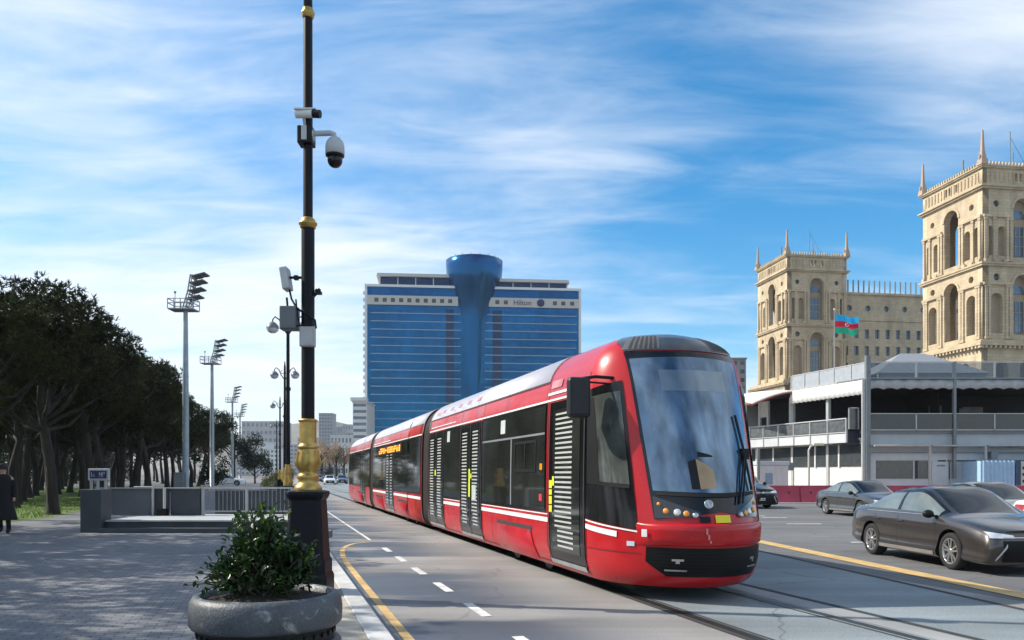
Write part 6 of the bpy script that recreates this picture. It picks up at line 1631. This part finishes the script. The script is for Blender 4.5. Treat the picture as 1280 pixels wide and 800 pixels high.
n1=noise_layer(-.5,(.65,1.4,1),1.0,9,.57,.42,(2.3,1.1,0)); n2=noise_layer(-.35,(.9,2.6,1),2.2,8,.60,.5,(5,2,0)); n3=noise_layer(.3,(1,1,1),.55,3,.5,.3,(1.4,.3,0))
wis=mth('ADD',mth('MULTIPLY',n1,.6),mth('MULTIPLY',n2,.4))
# more cloud to the west (left) and low down
lft=mrange(sx.outputs[0],-.7,.35,.17,-.02); low=mrange(sx.outputs[2],.0,.32,.17,0)
rgt=mth('MULTIPLY',mrange(sx.outputs[0],.26,.50,0,.24),mrange(sx.outputs[2],.22,.42,0,1))
cov=mth('ADD',mth('ADD',wis,mth('ADD',lft,rgt)),mth('ADD',low,mth('MULTIPLY',mth('SUBTRACT',n3,.5),.5)))
den_=mrange(cov,.38,.86,0,.97)
mixc=nd(nt,'ShaderNodeMix',data_type='RGBA'); nt.links.new(den_,mixc.inputs[0])
hs=nd(nt,'ShaderNodeHueSaturation'); hs.inputs['Saturation'].default_value=1.45; hs.inputs['Hue'].default_value=.492; hs.inputs['Value'].default_value=1.27; nt.links.new(sky.outputs[0],hs.inputs['Color']); nt.links.new(hs.outputs[0],mixc.inputs[6]); mixc.inputs[7].default_value=(7.0,7.5,8.1,1)
nt.links.new(mixc.outputs[2],bg.inputs['Color'])
sd=bpy.data.lights.new('sun','SUN'); sd.energy=5.0; sd.angle=R(.5); sd.color=(1,.93,.82); so=bpy.data.objects.new('sun',sd); COL.objects.link(so)
dv=Vector((SUN_AZ.x*math.cos(EL),SUN_AZ.y*math.cos(EL),math.sin(EL))); so.rotation_euler=dv.to_track_quat('Z','Y').to_euler(); so.location=(-50,10,60)
cd=bpy.data.cameras.new('camera'); cam=bpy.data.objects.new('camera',cd); COL.objects.link(cam); SC.camera=cam
cam.location=(0,0,HC); cam.rotation_euler=(PI/2,0,0); cd.sensor_width=36; cd.sensor_fit='HORIZONTAL'; cd.lens=28.125; cd.shift_y=.15; cd.clip_start=.05; cd.clip_end=8000
vs=SC.view_settings; vs.view_transform='Standard'; vs.look='None'; vs.exposure=.36; vs.gamma=1; vs.use_curve_mapping=False

# ------------------------------------------------------------------ separate parts that were collected in one mesh while building
def split_loose(names):
    for o in [o for o in SC.objects if o.type=='MESH' and o.name.split('.')[0] in names and o.parent and o.data.users==1]:
        me=o.data; n=len(me.vertices); par=list(range(n))
        def f(a):
            while par[a]!=a: par[a]=par[par[a]]; a=par[a]
            return a
        for pl in me.polygons:
            v=pl.vertices
            for k in v[1:]: par[f(k)]=f(v[0])
        isl={}
        for i in range(n): isl.setdefault(f(i),[]).append(i)
        ids=list(isl); bb=[]
        for r in ids:
            c=[me.vertices[i].co for i in isl[r]]; bb.append([min(p[k] for p in c)-.004 for k in range(3)]+[max(p[k] for p in c)+.004 for k in range(3)])
        up=list(range(len(ids)))
        def g(a):
            while up[a]!=a: a=up[a]
            return a
        for i in range(len(ids)):
            for j in range(i):
                if all(bb[i][k]<=bb[j][k+3] and bb[j][k]<=bb[i][k+3] for k in range(3)): up[g(i)]=g(j)
        cl={}
        for i in range(len(ids)): cl.setdefault(g(i),[]).append(ids[i])
        if len(cl)<2: continue
        base=o.name.split('.')[0]; owner={}
        for key,rs in cl.items():
            for r in rs:
                for v in isl[r]: owner[v]=key
        kids=[k for k in SC.objects if k.parent==o]
        new=[]
        for key in cl:
            vm={};vs_=[];fs=[];mi=[];smo=[]
            for pl in me.polygons:
                if owner[pl.vertices[0]]!=key: continue
                fc=[]
                for vi in pl.vertices:
                    if vi not in vm: vm[vi]=len(vs_); vs_.append(tuple(me.vertices[vi].co))
                    fc.append(vm[vi])
                fs.append(fc); mi.append(pl.material_index); smo.append(pl.use_smooth)
            m2=bpy.data.meshes.new(base); m2.from_pydata(vs_,[],fs)
            for m in me.materials: m2.materials.append(m)
            m2.polygons.foreach_set('material_index',mi); m2.polygons.foreach_set('use_smooth',smo); m2.update()
            c=o.copy(); c.data=m2; COL.objects.link(c); new.append(c)
        for k in kids: k.parent=new[0]
        bpy.data.objects.remove(o); bpy.data.meshes.remove(me); new[0].name=base
split_loose({'column','sign_marks','window','cornice','led_rows','door_seal','far_bay_posts','side_window_frame','interior_panels','base_core','tower_core','door_warning_sticker','window_sticker','hopper_frame','reflector','sign_legs','dark_strip','beige_band','edge_frame','underframe','step','far_bay_back','niche_back','arch_back','bulge','tent_pole','window_bars','roof_antenna','oculus','floodlight','ceiling_panels','white_stripes','grille_fittings','arch_window','back_wall','rear_wall','door_seams','fork_slots','penthouse_roof','roof_markings','window_bar'})
